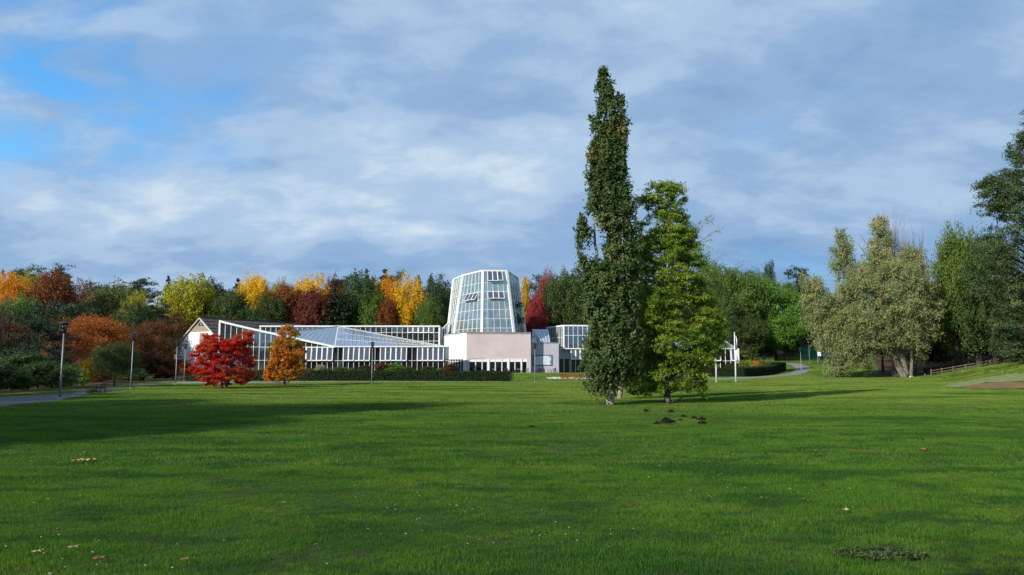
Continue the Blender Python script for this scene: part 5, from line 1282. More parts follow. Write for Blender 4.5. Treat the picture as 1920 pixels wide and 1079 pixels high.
def willow():
    o = [[(428, 1566, 1582), (445, 1562, 1596), (480, 1560, 1606), (515, 1552, 1612)],
         [(404, 1640, 1656), (420, 1630, 1664), (450, 1620, 1672), (490, 1622, 1672), (520, 1610, 1680)],
         [(505, 1502, 1514), (520, 1497, 1532), (560, 1497, 1560), (590, 1499, 1575), (620, 1512, 1580), (650, 1530, 1590)],
         [(470, 1680, 1720), (490, 1612, 1744), (520, 1560, 1756), (560, 1548, 1762), (600, 1545, 1764), (635, 1552, 1745), (650, 1548, 1725)], [(630, 1550, 1650), (660, 1548, 1645), (690, 1552, 1636)], [(630, 1690, 1745), (660, 1700, 1742), (676, 1705, 1735)]]
    o2 = [(620, 1553, 1600), (660, 1550, 1610), (690, 1549, 1600), (708, 1552, 1585)]
    tr = [([(1697, 708, 0), (1680, 680, 0), (1668, 640, 0), (1660, 560, 0), (1652, 480, 0), (1648, 420, 0)], [.55, .42, .34, .26, .14, .03]),
          ([(1703, 707, .4), (1692, 670, 0), (1684, 620, 0), (1690, 540, 0), (1692, 450, 0)], [.48, .40, .30, .2, .06]),
          ([(1709, 708, .2), (1707, 670, -.5), (1702, 610, -.8), (1716, 540, -.8)], [.28, .22, .18, .06]),
          ([(1680, 680, 0), (1640, 610, 1), (1600, 540, 1), (1578, 460, 1)], [.3, .22, .15, .04])]
    Y = gpt(1700, 708.3).y
    hero('willow_tree', 'big pale olive and tan willow with leaning trunks, right of the curved path', 'willow', (1700, 708.3), Y, o + [o2], 700, 1.15, 210, .30, F_['willow'], M_barkw, tr, 16, aspect=.36, flat=1.1, droop=.5, limbs=100, limb_r=.13, lo=.2, thick=.75, maxlimb=5)
    return Y
YW = willow()
def giant():
    Y = 98.0; b = Vector((XatY(1948, Y), Y, G(XatY(1948, Y), Y)))
    o = [[(205, 1920, 1980), (250, 1898, 1990), (300, 1880, 2010), (345, 1868, 2020), (380, 1858, 2030)], [(330, 1840, 1900), (360, 1820, 1900), (385, 1822, 1920), (400, 1850, 1920)],
         [(360, 1858, 2030), (400, 1846, 2040), (430, 1838, 2050), (480, 1832, 2060), (540, 1838, 2060), (600, 1862, 2060), (650, 1872, 2050), (668, 1885, 2040)]]
    tr = [([(1948, 700, 0), (1950, 600, 0), (1948, 450, 0), (1946, 300, 0), (1945, 215, 0)], [.6, .5, .4, .22, .05])]
    hero('large_tree', 'huge dark tree leaning in at the right edge', 'tree', b, Y, o, 470, 1.3, 220, .26, F_['larch'], M_barkd, tr, 17, aspect=.45, flat=.55, limbs=120, limb_r=.12, lo=.1, thick=.9, maxlimb=9)
giant()
def bare_top():
    for px, top, hw, Y, lb in ((1678, 402, 30, YW + 4, 'thin pale bare birch top behind the willow'), (1725, 438, 26, YW + 8, 'smaller bare treetop between the willow and the green oaks')):
        tree('bare_tree', lb, 'tree', 'twigs', 'twigp', px, top, hw, Y, bark=M_barkp)
bare_top()

# ================================================================== OTHER TREES AND BUSHES
T_ = tree
BG = 'autumn trees rising behind the glasshouses'
L_ = 'trees behind the path on the left'
trees = [
 # left, near
 ('bare_tree', 'purple brown bare tree at the left edge', 'tree', 'twigs', 'twig', 12, 566, 52, 66, L_),
 ('yew_tree', 'dark layered yew in front of the rust beech', 'yew', 'layer', 'pine', 72, 562, 50, 64, L_),
 ('beech_tree', 'wide rust brown beech behind the first two lamps', 'beech', 'fine', 'rusttop', 178, 592, 78, 92, L_),
 ('beech_tree', 'low rust shoulder left of the wide beech', 'beech', 'fine', 'rust', 118, 618, 44, 86, L_),
 ('beech_tree', 'dark brown beech left of the barn gable', 'beech', 'fine', 'brown', 290, 600, 48, 104, L_),
 ('beech_tree', 'narrow brown tree just behind the second lamp', 'beech', 'fine', 'brown', 262, 612, 26, 98, L_),
 ('apple_tree', 'dark green apple tree with pale trunk behind the bench', 'apple tree', 'fine', 'darkgreen', 216, 643, 48, 70, L_),
 ('shrub', 'small golden yellow shrub left of the apple tree', 'shrub', 'bush', 'yellow', 163, 675, 12, 70, L_),
 ('shrub', 'orange shrub below the barn gable', 'shrub', 'bush', 'orshrub', 330, 672, 30, 106, L_),
 ('shrub', 'orange red shrub behind the lamp pair by the barn', 'shrub', 'bush', 'orshrub', 352, 680, 16, 104, L_),
 ('shrub', 'low green shrub by the grass below the barn', 'shrub', 'bush', 'darkgreen', 368, 704, 22, 95, L_),
 ('shrub', 'low green shrub right under the barn eaves', 'shrub', 'bush', 'darkgreen', 312, 700, 22, 100, L_),
 ('shrub', 'low dark shrub right of the orange maple trunk', 'shrub', 'bush', 'darkgreen', 586, 700, 18, 97, L_),
 ('shrub', 'pale weedy bush growing through the ornate bench', 'shrub', 'bush', 'green', 176, 729, 9, 52.5, L_),
 # left, near dark shrubbery
 ('shrub', 'dark evergreen shrub at the far left edge of the path', 'shrub', 'bush', 'darkgreen', 5, 682, 34, 50, 'evergreen shrubs lining the left path'),
 ('shrub', 'dark shrub with a light green tip, second from the left edge', 'shrub', 'bush', 'green', 32, 692, 26, 51, 'evergreen shrubs lining the left path'),
 ('shrub', 'round dark shrub left of the nearest lamp', 'shrub', 'bush', 'darkgreen', 78, 676, 34, 53, 'evergreen shrubs lining the left path'),
 ('shrub', 'dark shrub behind the nearest lamp', 'shrub', 'bush', 'darkgreen', 118, 680, 26, 56, 'evergreen shrubs lining the left path'),
 ('shrub', 'leafy shrub between the nearest lamp and the yellow shrub', 'shrub', 'bush', 'green', 142, 684, 20, 59, 'evergreen shrubs lining the left path'),
 ('shrub', 'tall dark shrub behind the yew', 'shrub', 'bush', 'darkgreen', 45, 655, 40, 60, 'evergreen shrubs lining the left path'),
 ('shrub', 'dark bush under the apple tree, left', 'shrub', 'bush', 'brown', 186, 690, 26, 76, L_),
 ('shrub', 'dark bush under the apple tree, right', 'shrub', 'bush', 'darkgreen', 250, 690, 28, 80, L_),
 # left, upper
 ('oak_tree', 'yellow and orange tree at the left edge', 'tree', 'round', 'orange', 12, 528, 40, 128, L_),
 ('oak_tree', 'yellow green tree left of the rust oak', 'tree', 'round', 'lime', 52, 526, 28, 136, L_),
 ('oak_tree', 'green tree below the yellow one at the left', 'tree', 'round', 'green', 30, 565, 44, 110, L_),
 ('oak_tree', 'rust red oak at the upper left', 'oak', 'round', 'rust', 96, 524, 44, 132, L_),
 ('oak_tree', 'dark plum tree right of the rust oak', 'tree', 'round', 'brown', 158, 541, 28, 150, L_),
 ('pine_tree', 'flat layered pine above the wide beech', 'pine', 'layer', 'pine', 140, 566, 52, 118, L_),
 ('oak_tree', 'olive tree in the middle of the left wood', 'tree', 'round', 'olive', 212, 541, 50, 140, L_),
 ('oak_tree', 'small yellow green crown over the brown beech', 'tree', 'round', 'lime', 246, 559, 26, 128, L_),
 ('oak_tree', 'dark round tree above the brown beech', 'tree', 'round', 'darkgreen', 252, 576, 38, 120, L_),
 ('pine_tree', 'dark pine left of the big lime tree', 'pine', 'layer', 'pine', 288, 566, 36, 130, L_),
 ('lime_tree', 'big round yellow green lime tree above the barn', 'lime tree', 'round', 'lime', 340, 529, 49, 186, L_),
 ('oak_tree', 'dark brown tree behind the barn roof', 'tree', 'round', 'brown', 320, 592, 34, 178, L_),
 ('oak_tree', 'dark green tree right of the lime tree', 'tree', 'round', 'darkgreen', 392, 534, 36, 192, BG),
 ('oak_tree', 'dark tree at the barn ridge', 'tree', 'round', 'darkgreen', 420, 552, 34, 184, BG),
 # middle
 ('maple_tree', 'tall golden yellow tree above the barn ridge', 'tree', 'round', 'yellow', 480, 522, 36, 192, BG),
 ('maple_tree', 'lower golden clump left of the tall golden tree', 'tree', 'round', 'yellow', 460, 540, 30, 188, BG),
 ('maple_tree', 'small yellow green crown between the golden trees', 'tree', 'round', 'lime', 516, 537, 20, 200, BG),
 ('oak_tree', 'dark green tree below the golden tree', 'tree', 'round', 'darkgreen', 500, 562, 34, 184, BG),
 ('maple_tree', 'burgundy tree left of the centre wood', 'tree', 'round', 'rust', 540, 542, 40, 190, BG),
 ('maple_tree', 'flat golden crown behind the burgundy trees', 'tree', 'round', 'yellow', 573, 530, 42, 200, BG),
 ('maple_tree', 'wide burgundy tree above the glass roof', 'tree', 'round', 'burgundy', 590, 552, 42, 188, BG),
 ('maple_tree', 'dark red crown on the skyline', 'tree', 'round', 'burgundy', 625, 531, 30, 206, BG),
 ('spruce_tree', 'dark spruce rising from the glass roof', 'spruce', 'spruce', 'spruce', 622, 541, 34, 186, BG),
 ('oak_tree', 'tall dark green tree right of the dark spruce', 'tree', 'round', 'darkgreen', 672, 524, 46, 192, BG),
 ('oak_tree', 'dark green tree left of the orange tree', 'tree', 'round', 'green', 700, 545, 26, 190, BG),
 ('maple_tree', 'orange gold tree left of the yellow one', 'tree', 'round', 'orange', 722, 531, 32, 194, BG),
 ('maple_tree', 'brown lower crown with a thin trunk under the orange tree', 'tree', 'round', 'rust', 728, 566, 20, 188, BG),
 ('maple_tree', 'bright yellow tree left of the tower', 'tree', 'round', 'yellow', 772, 531, 36, 192, BG),
 ('maple_tree', 'yellow lower branches of the bright yellow pair', 'tree', 'round', 'yellow', 752, 560, 17, 190, BG),
 ('oak_tree', 'dark green tree hard against the left of the tower', 'tree', 'round', 'darkgreen', 815, 531, 34, 190, BG),
 ('oak_tree', 'green lower crown left of the tower foot', 'tree', 'round', 'green', 806, 570, 28, 184, BG),
 # right of tower
 ('birch_tree', 'thin yellow tree touching the right of the tower', 'tree', 'tall', 'yellow', 984, 531, 12, 186, BG),
 ('maple_tree', 'crimson tree right of the tower', 'tree', 'tall', 'crimson', 1004, 545, 22, 184, BG),
 ('maple_tree', 'pinkish red crown behind the crimson tree', 'tree', 'round', 'pinkred', 1028, 521, 24, 196, BG),
 ('oak_tree', 'dark green dense tree left of the poplar', 'tree', 'round', 'darkgreen', 1058, 522, 38, 186, BG),
 ('oak_tree', 'dark green tree partly hidden by the poplar', 'tree', 'tall', 'darkgreen', 1094, 506, 36, 184, BG),
 ('oak_tree', 'tree seen between the poplar and ash', 'tree', 'round', 'darkgreen', 1150, 530, 44, 190, BG),
 # right
 ('oak_tree', 'grey green tree behind the right side of the ash', 'tree', 'fine', 'green', 1334, 484, 30, 120, 'trees behind the ash and the curved path'),
 ('oak_tree', 'olive green tree with a yellow tint right of the ash', 'tree', 'round', 'green', 1384, 510, 46, 170, 'trees behind the ash and the curved path'),
 ('oak_tree', 'yellowish green tree behind the bright maple', 'tree', 'round', 'green', 1424, 522, 38, 178, 'trees behind the ash and the curved path'),
 ('maple_tree', 'large round bright green tree behind the curved path', 'tree', 'round', 'bright', 1456, 534, 52, 172, 'trees behind the ash and the curved path'),
 ('maple_tree', 'bright green lower crown by the wooden pole', 'tree', 'round', 'bright', 1472, 590, 44, 168, 'trees behind the ash and the curved path'),
 ('pine_tree', 'dark layered tree beside the end of the east glasshouse', 'tree', 'layer', 'darkgreen', 1392, 570, 42, 166, 'trees behind the ash and the curved path'),
 ('oak_tree', 'dark tree at the end of the east glasshouse', 'tree', 'round', 'darkgreen', 1410, 600, 34, 164, 'trees behind the ash and the curved path'),
 ('pine_tree', 'broad topped pine left of the small pine', 'pine', 'pine', 'pine', 1396, 500, 34, 196, 'pines on the skyline'),
 ('pine_tree', 'small conical pine between broad pines', 'pine', 'tall', 'pine', 1447, 503, 16, 196, 'pines on the skyline'),
 ('pine_tree', 'dark round topped pine left of the willow', 'pine', 'pine', 'pine', 1500, 495, 30, 192, 'pines on the skyline'),
 ('oak_tree', 'dark tree behind the green column', 'tree', 'round', 'darkgreen', 1512, 545, 34, 196, 'trees behind the ash and the curved path'),
 ('oak_tree', 'dark tree behind the shed', 'tree', 'round', 'darkgreen', 1560, 560, 44, 198, 'trees behind the ash and the curved path'),
 ('shrub', 'green bush right of the green column', 'shrub', 'bush', 'green', 1560, 610, 22, 180, 'trees behind the ash and the curved path'),
 ('oak_tree', 'bare brownish tree tangled behind the willow', 'tree', 'fine', 'olive', 1722, 468, 40, YW + 10, 'trees on the right bank'),
 ('oak_tree', 'dark tree in the shade behind the willow trunks', 'tree', 'round', 'darkgreen', 1655, 560, 60, YW + 14, 'trees on the right bank'),
 ('oak_tree', 'leafy green oak with a jagged top right of the willow', 'oak', 'tall', 'green', 1796, 430, 38, 122, 'trees on the right bank'),
 ('oak_tree', 'bright topped green oak next to the giant tree', 'oak', 'tall', 'green', 1836, 440, 46, 122, 'trees on the right bank'),
 ('oak_tree', 'dark spreading tree under the jagged oak', 'tree', 'tall', 'darkgreen', 1800, 500, 66, 128, 'trees on the right bank'),
 ('oak_tree', 'dark crown hanging over the fence', 'tree', 'tall', 'darkgreen', 1866, 470, 60, 112, 'trees on the right bank'),
 ('oak_tree', 'dark crown at the right edge above the bank', 'tree', 'tall', 'larch', 1916, 540, 44, 106, 'trees on the right bank'),
 ('shrub', 'dark bush between the willow trunks and the fence', 'shrub', 'bush', 'darkgreen', 1736, 640, 40, 130, 'trees on the right bank'),
 ('shrub', 'dark undergrowth bush behind the middle of the fence', 'shrub', 'bush', 'darkgreen', 1800, 612, 50, 142, 'trees on the right bank'),
 ('shrub', 'dark undergrowth bush behind the high end of the fence', 'shrub', 'bush', 'darkgreen', 1870, 600, 50, 138, 'trees on the right bank'),
 ('oak_tree', 'dark tall tree filling the gap left of the giant tree', 'tree', 'tall', 'darkgreen', 1880, 430, 50, 132, 'trees on the right bank'),
 ('shrub', 'dark thicket left of the yew at the left edge', 'shrub', 'bush', 'darkgreen', 20, 640, 46, 66, 'evergreen shrubs lining the left path'),
 ('shrub', 'dark thicket behind the nearest lamp', 'shrub', 'bush', 'darkgreen', 104, 664, 40, 66, 'evergreen shrubs lining the left path'),
 ('shrub', 'brown thicket between the nearest lamp and apple tree', 'shrub', 'bush', 'brown', 172, 672, 40, 82, L_),
 ('shrub', 'green brown thicket left of the lamp by the barn', 'shrub', 'bush', 'brown', 292, 668, 40, 98, L_),
 ('shrub', 'dark undergrowth left of the wooden pole', 'shrub', 'bush', 'darkgreen', 1425, 632, 34, 172, 'trees behind the ash and the curved path'),
 ('shrub', 'dark undergrowth right of the wooden pole', 'shrub', 'bush', 'green', 1482, 628, 26, 176, 'trees behind the ash and the curved path'),
 ('oak_tree', 'yellow tinted green crown above the east glasshouse', 'tree', 'round', 'green', 1352, 545, 34, 172, 'trees behind the ash and the curved path'),
]
for t in trees:
    nm, lb, ct, lib, lf, px, top, hw, Y, grp = t
    T_(nm, lb, ct, lib, lf, px, top, hw * (1.2 if nm == 'shrub' and Y < 62 else 1), Y, grp, trunk=nm != 'shrub')
# skyline conifers
for px, top, hw, lib, lb in [(6, 508, 20, 'pine', 'dark pine at the very left of the skyline'), (34, 515, 22, 'pine', 'low dark pine left of the spreading pine'), (76, 504, 34, 'pine', 'spreading dark pine above the rust oak'), (112, 514, 14, 'pine', 'small leaning pine right of the spreading pine'),
        (176, 538, 26, 'pine', 'dark pine above the plum tree'), (248, 524, 34, 'pine', 'windswept ragged pine above the small yellow crown'), (290, 546, 20, 'pine', 'low pine left of the pointed spruce'), (308, 520, 13, 'spruce', 'pointed dark spruce left of the lime tree'),
        (372, 530, 22, 'pine', 'dark pine right of the lime tree'), (412, 544, 22, 'pine', 'dark pine left of the rounded spruce'), (440, 525, 17, 'spruce', 'rounded dark spruce left of the golden tree'), (640, 526, 22, 'pine', 'dark pine above the dark red crown'),
        (665, 516, 14, 'spruce', 'left spruce tip above the tall green tree'), (684, 508, 13, 'spruce', 'sharp spruce tip, tallest left of the orange tree'), (719, 508, 22, 'spruce', 'jagged spruce above the orange gold tree'), (740, 518, 22, 'pine', 'dark pine behind the orange gold tree'),
        (783, 519, 15, 'spruce', 'spruce tip above the bright yellow tree'), (806, 519, 15, 'spruce', 'spruce tip nearest the tower on its left'), (985, 524, 12, 'spruce', 'spruce tip just right of the tower'), (1010, 514, 18, 'pine', 'dark pine above the crimson tree'),
        (1066, 518, 18, 'pine', 'dark pine tip left of the poplar'), (1375, 506, 24, 'pine', 'dark pine above the olive tree')]:
    T_('spruce_tree' if lib == 'spruce' else 'pine_tree', lb, 'spruce' if lib == 'spruce' else 'pine', lib, 'spruce' if lib == 'spruce' else 'pine', px, top - (9 if lib == 'pine' else 3), hw * 1.35, rnd.uniform(198, 214), 'conifers on the skyline behind the glasshouses')
# filling trees between the named ones
fill = [(60, 585, 40, 100, 'darkgreen'), (130, 600, 36, 125, 'olive'), (180, 575, 40, 150, 'darkgreen'), (215, 600, 40, 125, 'darkgreen'), (285, 580, 34, 150, 'darkgreen'), (5, 600, 40, 90, 'brown'),
        (360, 575, 34, 196, 'darkgreen'), (440, 570, 36, 196, 'darkgreen'), (470, 585, 30, 190, 'darkgreen'), (520, 580, 34, 194, 'darkgreen'), (560, 585, 30, 196, 'brown'), (640, 575, 34, 194, 'burgundy'), (655, 585, 28, 190, 'darkgreen'),
        (700, 580, 28, 196, 'darkgreen'), (745, 580, 28, 198, 'darkgreen'), (785, 570, 28, 198, 'darkgreen'), (835, 560, 24, 198, 'darkgreen'), (880, 560, 34, 200, 'darkgreen'), (920, 560, 34, 202, 'green'), (955, 560, 30, 200, 'darkgreen'),
        (1030, 580, 30, 194, 'darkgreen'), (1080, 560, 34, 198, 'darkgreen'), (1200, 545, 44, 196, 'darkgreen'), (1250, 540, 44, 192, 'green'), (1300, 540, 44, 190, 'darkgreen'), (1350, 560, 40, 180, 'darkgreen'), (1430, 580, 34, 190, 'darkgreen'),
        (1490, 580, 34, 200, 'darkgreen'), (1540, 590, 34, 206, 'darkgreen'), (1600, 570, 44, 200, 'darkgreen'), (1690, 600, 44, 160, 'darkgreen'), (1750, 560, 44, 150, 'darkgreen'), (1850, 560, 44, 140, 'darkgreen'), (1900, 590, 44, 150, 'darkgreen'), (1780, 590, 40, 165, 'darkgreen')]
where = ['behind the yew', 'left of the wide rust beech', 'above the wide rust beech', 'right above the wide rust beech', 'left of the brown beech by the barn', 'above the bare tree at the left edge', 'under the round lime tree', 'right of the barn ridge, low down', 'under the tall golden tree',
         'between the golden and burgundy trees', 'under the first burgundy tree', 'under the wide burgundy tree', 'right of the spruce on the glass roof', 'left below the orange gold tree', 'between the orange gold and yellow trees', 'right below the bright yellow tree', 'touching the left edge of the tower',
         'seen through the left of the tower', 'seen through the middle of the tower', 'seen through the right of the tower', 'under the pinkish red crown', 'close to the left side of the poplar', 'behind the gap between poplar and ash', 'directly behind the ash crown', 'behind the right half of the ash', 'low behind the right edge of the ash',
         'left of the bright maple', 'right behind the bright maple', 'right behind the green shed', 'behind the left part of the willow', 'behind the leaning willow trunks', 'between the willow and the jagged oak', 'under the bright topped oak', 'at the right edge behind the fence', 'in the dark behind the jagged oak']
for (px, top, hw, Y, lf), wh in zip(fill, where):
    T_('oak_tree', 'dark leafy tree ' + wh, 'tree', 'tall', lf, px, top, hw * 1.25, Y, 'dark filling trees of the wood')
# plants against the west glasshouse
for px, top, hw, lf, lb in [(600, 683, 10, 'dry', 'tuft of pale grass at the left end of the low glasshouse'), (606, 685, 8, 'dry', 'silvery grass clump against the low glasshouse'), (640, 687, 14, 'green', 'yellow green clump left of the lamp by the hedge'), (660, 690, 12, 'olive', 'olive clump left of the lamp by the hedge'),
        (684, 684, 14, 'darkgreen', 'dark bush just left of the lamp by the hedge'), (716, 680, 16, 'brown', 'reddish bush just right of the lamp by the hedge'), (742, 682, 20, 'bright', 'large yellow green bush in the middle of the glass front'), (765, 687, 13, 'olive', 'small yellow green bush beside the large one'),
        (800, 687, 18, 'darkgreen', 'low green bush near the right of the glass front'), (824, 690, 8, 'green', 'small green plant left of the rust bush'), (842, 682, 14, 'brown', 'rust and green bush at the corner of the white wall'), (852, 684, 9, 'darkgreen', 'green bush hugging the white wall'), (580, 690, 12, 'olive', 'olive clump behind the orange maple')]:
    T_('bush', lb, 'bush', 'bush', lf, px, top, hw, 133.5 + rnd.random() * 2, 'bushes in front of the low glasshouse', trunk=False)
for i, px in enumerate((1395, 1405, 1416, 1424)):
    T_('bush', ['pale green bush behind the curving hedge', 'second pale bush behind the curving hedge', 'orange tinted bush behind the curving hedge', 'rust coloured bush at the hedge corner'][i], 'bush', 'bush', ['green', 'lime', 'orange', 'orshrub'][i], px, 678 - i, 8, 141, 'bushes behind the curving hedge', trunk=False)
# two young trees by the maples
T_('young_tree', 'thin red leaved sapling between the two maples', 'sapling', 'bush', 'orshrub', 512, 694, 12, 84, base_lift=0.0)
T_('young_tree', 'thin sapling right of the orange maple', 'sapling', 'twigs', 'orshrub', 572, 688, 9, 86)
# trees beside and behind the camera, whose shadows lie on the lawn
for x, y, h, w_ in ((-30, 15.5, 17, 9), (-37, 12, 18, 11), (-38, 4, 18, 11), (-44, 17, 18, 11), (-33, 6, 16, 10), (-50, 10, 17, 11), (-45, 0, 16, 10), (-10.6, -9.6, 13, 5.6), (-60, 24, 15, 10), (-54, 27, 17, 10), (-49, 23, 17, 9), (-64, 33, 17, 11)):
    r = empty('roadside_tree', (x, y, G(x, y)), 0, 'broad tree beside the lawn, out of the picture', 'tree', 'trees around the near lawn')
    inst('crown', LIB['round'][rnd.randrange(5)], F_['green'], r, (w_, w_, h), rnd.random() * 6); inst('trunk', TR[0], M_bark, r, (h, h, h))

# plants inside the houses and the wood beyond
def masses():
    rng = np.random.default_rng(21)
    def mass(name, lb, cat, pts, leaf, m, per, aspect=.5, parent=None, out=.5):
        C, O, S, v = blob_leaves(pts, per, rng, leaf, .3, 1.1); me = leaves_mesh(name, C, O, S, rng, aspect, v=v, outw=out); me.materials.append(m)
        o = link(bpy.data.objects.new(name, me)); tag(o, lb, cat, kind='stuff'); return o
    b = []
    for _ in range(60): x = rng.uniform(-52, -14); y = rng.uniform(142.5, 149); b.append((x, y, .8 + rng.random() * 2.2, 1.1, 1.1, 1.2))
    mass('indoor_plants', 'dark leafy plants growing inside the low glasshouse', 'plants', b, .45, F_['darkgreen'], 90)
    b = []
    for _ in range(150): x = rng.uniform(-50, -13); y = rng.uniform(135, 138.6); hh = .35 + .9 * (.5 + .5 * math.sin(x * .9) * math.sin(x * .37 + 1)) * rng.random(); b.append((x, y, G(x, y) + hh * .6, .5, .4, hh * .7))
    mass('border_plants', 'mixed green border plants along the foot of the low glasshouse', 'plants', b, .26, F_['olive'], 70, .35)
    b = []
    for _ in range(46): x = rng.uniform(-5.2, 1.6); y = rng.uniform(153, 168); b.append((x, y, 8.8 + rng.random() ** 1.3 * 6.5, 1.1, 1.1, 1.0))
    for _ in range(8): x = rng.uniform(-12, -6); y = rng.uniform(160, 169); b.append((x, y, 8.8 + rng.random() * 2.2, 1., 1., .8))
    mass('palm_plants', 'dark palms seen through the glass tower', 'plants', b, .7, F_['darkgreen'], 110, .25)
    b = []
    for _ in range(30): x = rng.uniform(16, 40); y = rng.uniform(152, 160); b.append((x, y, 1.5 + rng.random() * 2, 1.2, 1.2, 1.2))
    for _ in range(18): x = rng.uniform(12, 24); y = rng.uniform(160, 168); b.append((x, y, 6.4 + rng.random() * 2, 1.0, 1.0, 1.0))
    mass('indoor_shrubs', 'dark plants inside the eastern glasshouses', 'plants', b, .45, F_['darkgreen'], 90)
    b = []
    for _ in range(420):
        y = rng.uniform(212, 250); x = rng.uniform(-190, 215) * y / 212; b.append((x, y, G(x, y) + rng.uniform(0, 9), 4.2, 3, 3.2))
    for _ in range(110):
        y = rng.uniform(110, 200); x = -y * rng.uniform(.69, .95); b.append((x, y, G(x, y) + rng.uniform(0, 9), 4., 4, 3.5))
    mass('far_wood', 'dark wooded slope closing the view behind all the trees', 'wood', b, 1.0, F_['darkgreen'], 130)
masses()

# ================================================================== GRASS, LEAVES AND DAISIES
def inside(poly, x, y):
    r = np.zeros(len(x), bool); n = len(poly); j = n - 1
    for i in range(n):
        xi, yi = poly[i]; xj, yj = poly[j]
        c = ((yi > y) != (yj > y)) & (x < (xj - xi) * (y - yi) / (yj - yi + 1e-12) + xi); r ^= c; j = i
    return r
def ok_lawn(x, y):
    k = np.ones(len(x), bool)
    for p in POLYS: k &= ~inside(p, x, y)
    k &= ~((x < -35 - 0.22 * np.clip(y - 60, 0, 60)) | (x < -0.60 * y - 3.5) & (y > 22))
    d = (x - 41) * 0.926 - (y - 61) * 0.377
    for mx_, my_, mr_ in MOUNDS: k &= (x - mx_) ** 2 + (y - my_) ** 2 > mr_ ** 2
    k &= ~((x > 0.475 * y) & (y > 118))
    return k
def scatter(name, lb, cat, tuft_v, tuft_f, tuft_tone, pts, scl, m):
    """one object: a small tuft plus a cloud of points; geometry nodes set the tuft on every point"""
    n0 = len(tuft_v); V = np.vstack([tuft_v, pts]); me = bpy.data.meshes.new(name)
    Fq = np.asarray(tuft_f, np.int32); k = Fq.shape[1]
    me.vertices.add(len(V)); me.vertices.foreach_set('co', V.astype(np.float32).ravel())
    me.loops.add(Fq.size); me.loops.foreach_set('vertex_index', Fq.ravel())
    me.polygons.add(len(Fq)); me.polygons.foreach_set('loop_start', np.arange(0, Fq.size, k, dtype=np.int32))
    a = me.attributes.new('v', 'FLOAT', 'FACE'); a.data.foreach_set('value', tuft_tone.astype(np.float32))
    b = me.attributes.new('is_point', 'BOOLEAN', 'POINT'); b.data.foreach_set('value', np.arange(len(V)) >= n0)
    c = me.attributes.new('scl', 'FLOAT', 'POINT'); c.data.foreach_set('value', np.concatenate([np.ones(n0), scl]).astype(np.float32))
    rz = me.attributes.new('rot', 'FLOAT_VECTOR', 'POINT'); rr = np.zeros((len(V), 3), np.float32); rr[:, 2] = np.random.default_rng(5).random(len(V)) * 6.283; rz.data.foreach_set('vector', rr.ravel())
    me.update(calc_edges=True); me.materials.append(m)
    o = link(bpy.data.objects.new(name, me)); tag(o, lb, cat, kind='stuff')
    g = bpy.data.node_groups.new(name + '_scatter', 'GeometryNodeTree')
    g.interface.new_socket('Geometry', in_out='INPUT', socket_type='NodeSocketGeometry'); g.interface.new_socket('Geometry', in_out='OUTPUT', socket_type='NodeSocketGeometry')
    A = lambda t, **k_: N(g, t, **k_); i_, o_ = A('NodeGroupInput'), A('NodeGroupOutput')
    at = A('GeometryNodeInputNamedAttribute', data_type='BOOLEAN'); at.inputs['Name'].default_value = 'is_point'
    sp = A('GeometryNodeSeparateGeometry', domain='POINT'); g.links.new(i_.outputs[0], sp.inputs[0]); g.links.new(at.outputs['Attribute'], sp.inputs['Selection'])
    mp = A('GeometryNodeMeshToPoints'); g.links.new(sp.outputs[0], mp.inputs['Mesh'])
    ip = A('GeometryNodeInstanceOnPoints'); g.links.new(mp.outputs[0], ip.inputs['Points']); g.links.new(sp.outputs[1], ip.inputs['Instance'])
    as_ = A('GeometryNodeInputNamedAttribute', data_type='FLOAT'); as_.inputs['Name'].default_value = 'scl'
    ar = A('GeometryNodeInputNamedAttribute', data_type='FLOAT_VECTOR'); ar.inputs['Name'].default_value = 'rot'
    g.links.new(as_.outputs['Attribute'], ip.inputs['Scale']); g.links.new(ar.outputs['Attribute'], ip.inputs['Rotation'])
    g.links.new(ip.outputs[0], o_.inputs[0])
    md = o.modifiers.new('scatter', 'NODES'); md.node_group = g
    return o
def blades(n, rad, h, wd, rng, lean=.5):
    V, Fq, T = [], [], []
    for i in range(n):
        a = rng.random() * 6.283; q = rad * math.sqrt(rng.random()); x, y = math.cos(a) * q, math.sin(a) * q
        t = rng.random() * 6.283; hh = h * (.55 + .7 * rng.random()); l = hh * lean * rng.random() * 1.3; d = rng.random() * 6.283
        dx, dy = math.cos(t) * wd / 2, math.sin(t) * wd / 2; b = len(V)
        V += [(x - dx, y - dy, -.005), (x + dx, y + dy, -.005), (x + math.cos(d) * l * .4 + dx * .7, y + math.sin(d) * l * .4 + dy * .7, hh * .6), (x + math.cos(d) * l * .4 - dx * .7, y + math.sin(d) * l * .4 - dy * .7, hh * .6),
              (x + math.cos(d) * l + dx * .1, y + math.sin(d) * l + dy * .1, hh), (x + math.cos(d) * l - dx * .1, y + math.sin(d) * l - dy * .1, hh)]
        tone = rng.random(); Fq += [(b, b + 1, b + 2, b + 3), (b + 3, b + 2, b + 4, b + 5)]; T += [tone, min(1, tone + .1)]
    return np.array(V), np.array(Fq), np.array(T)
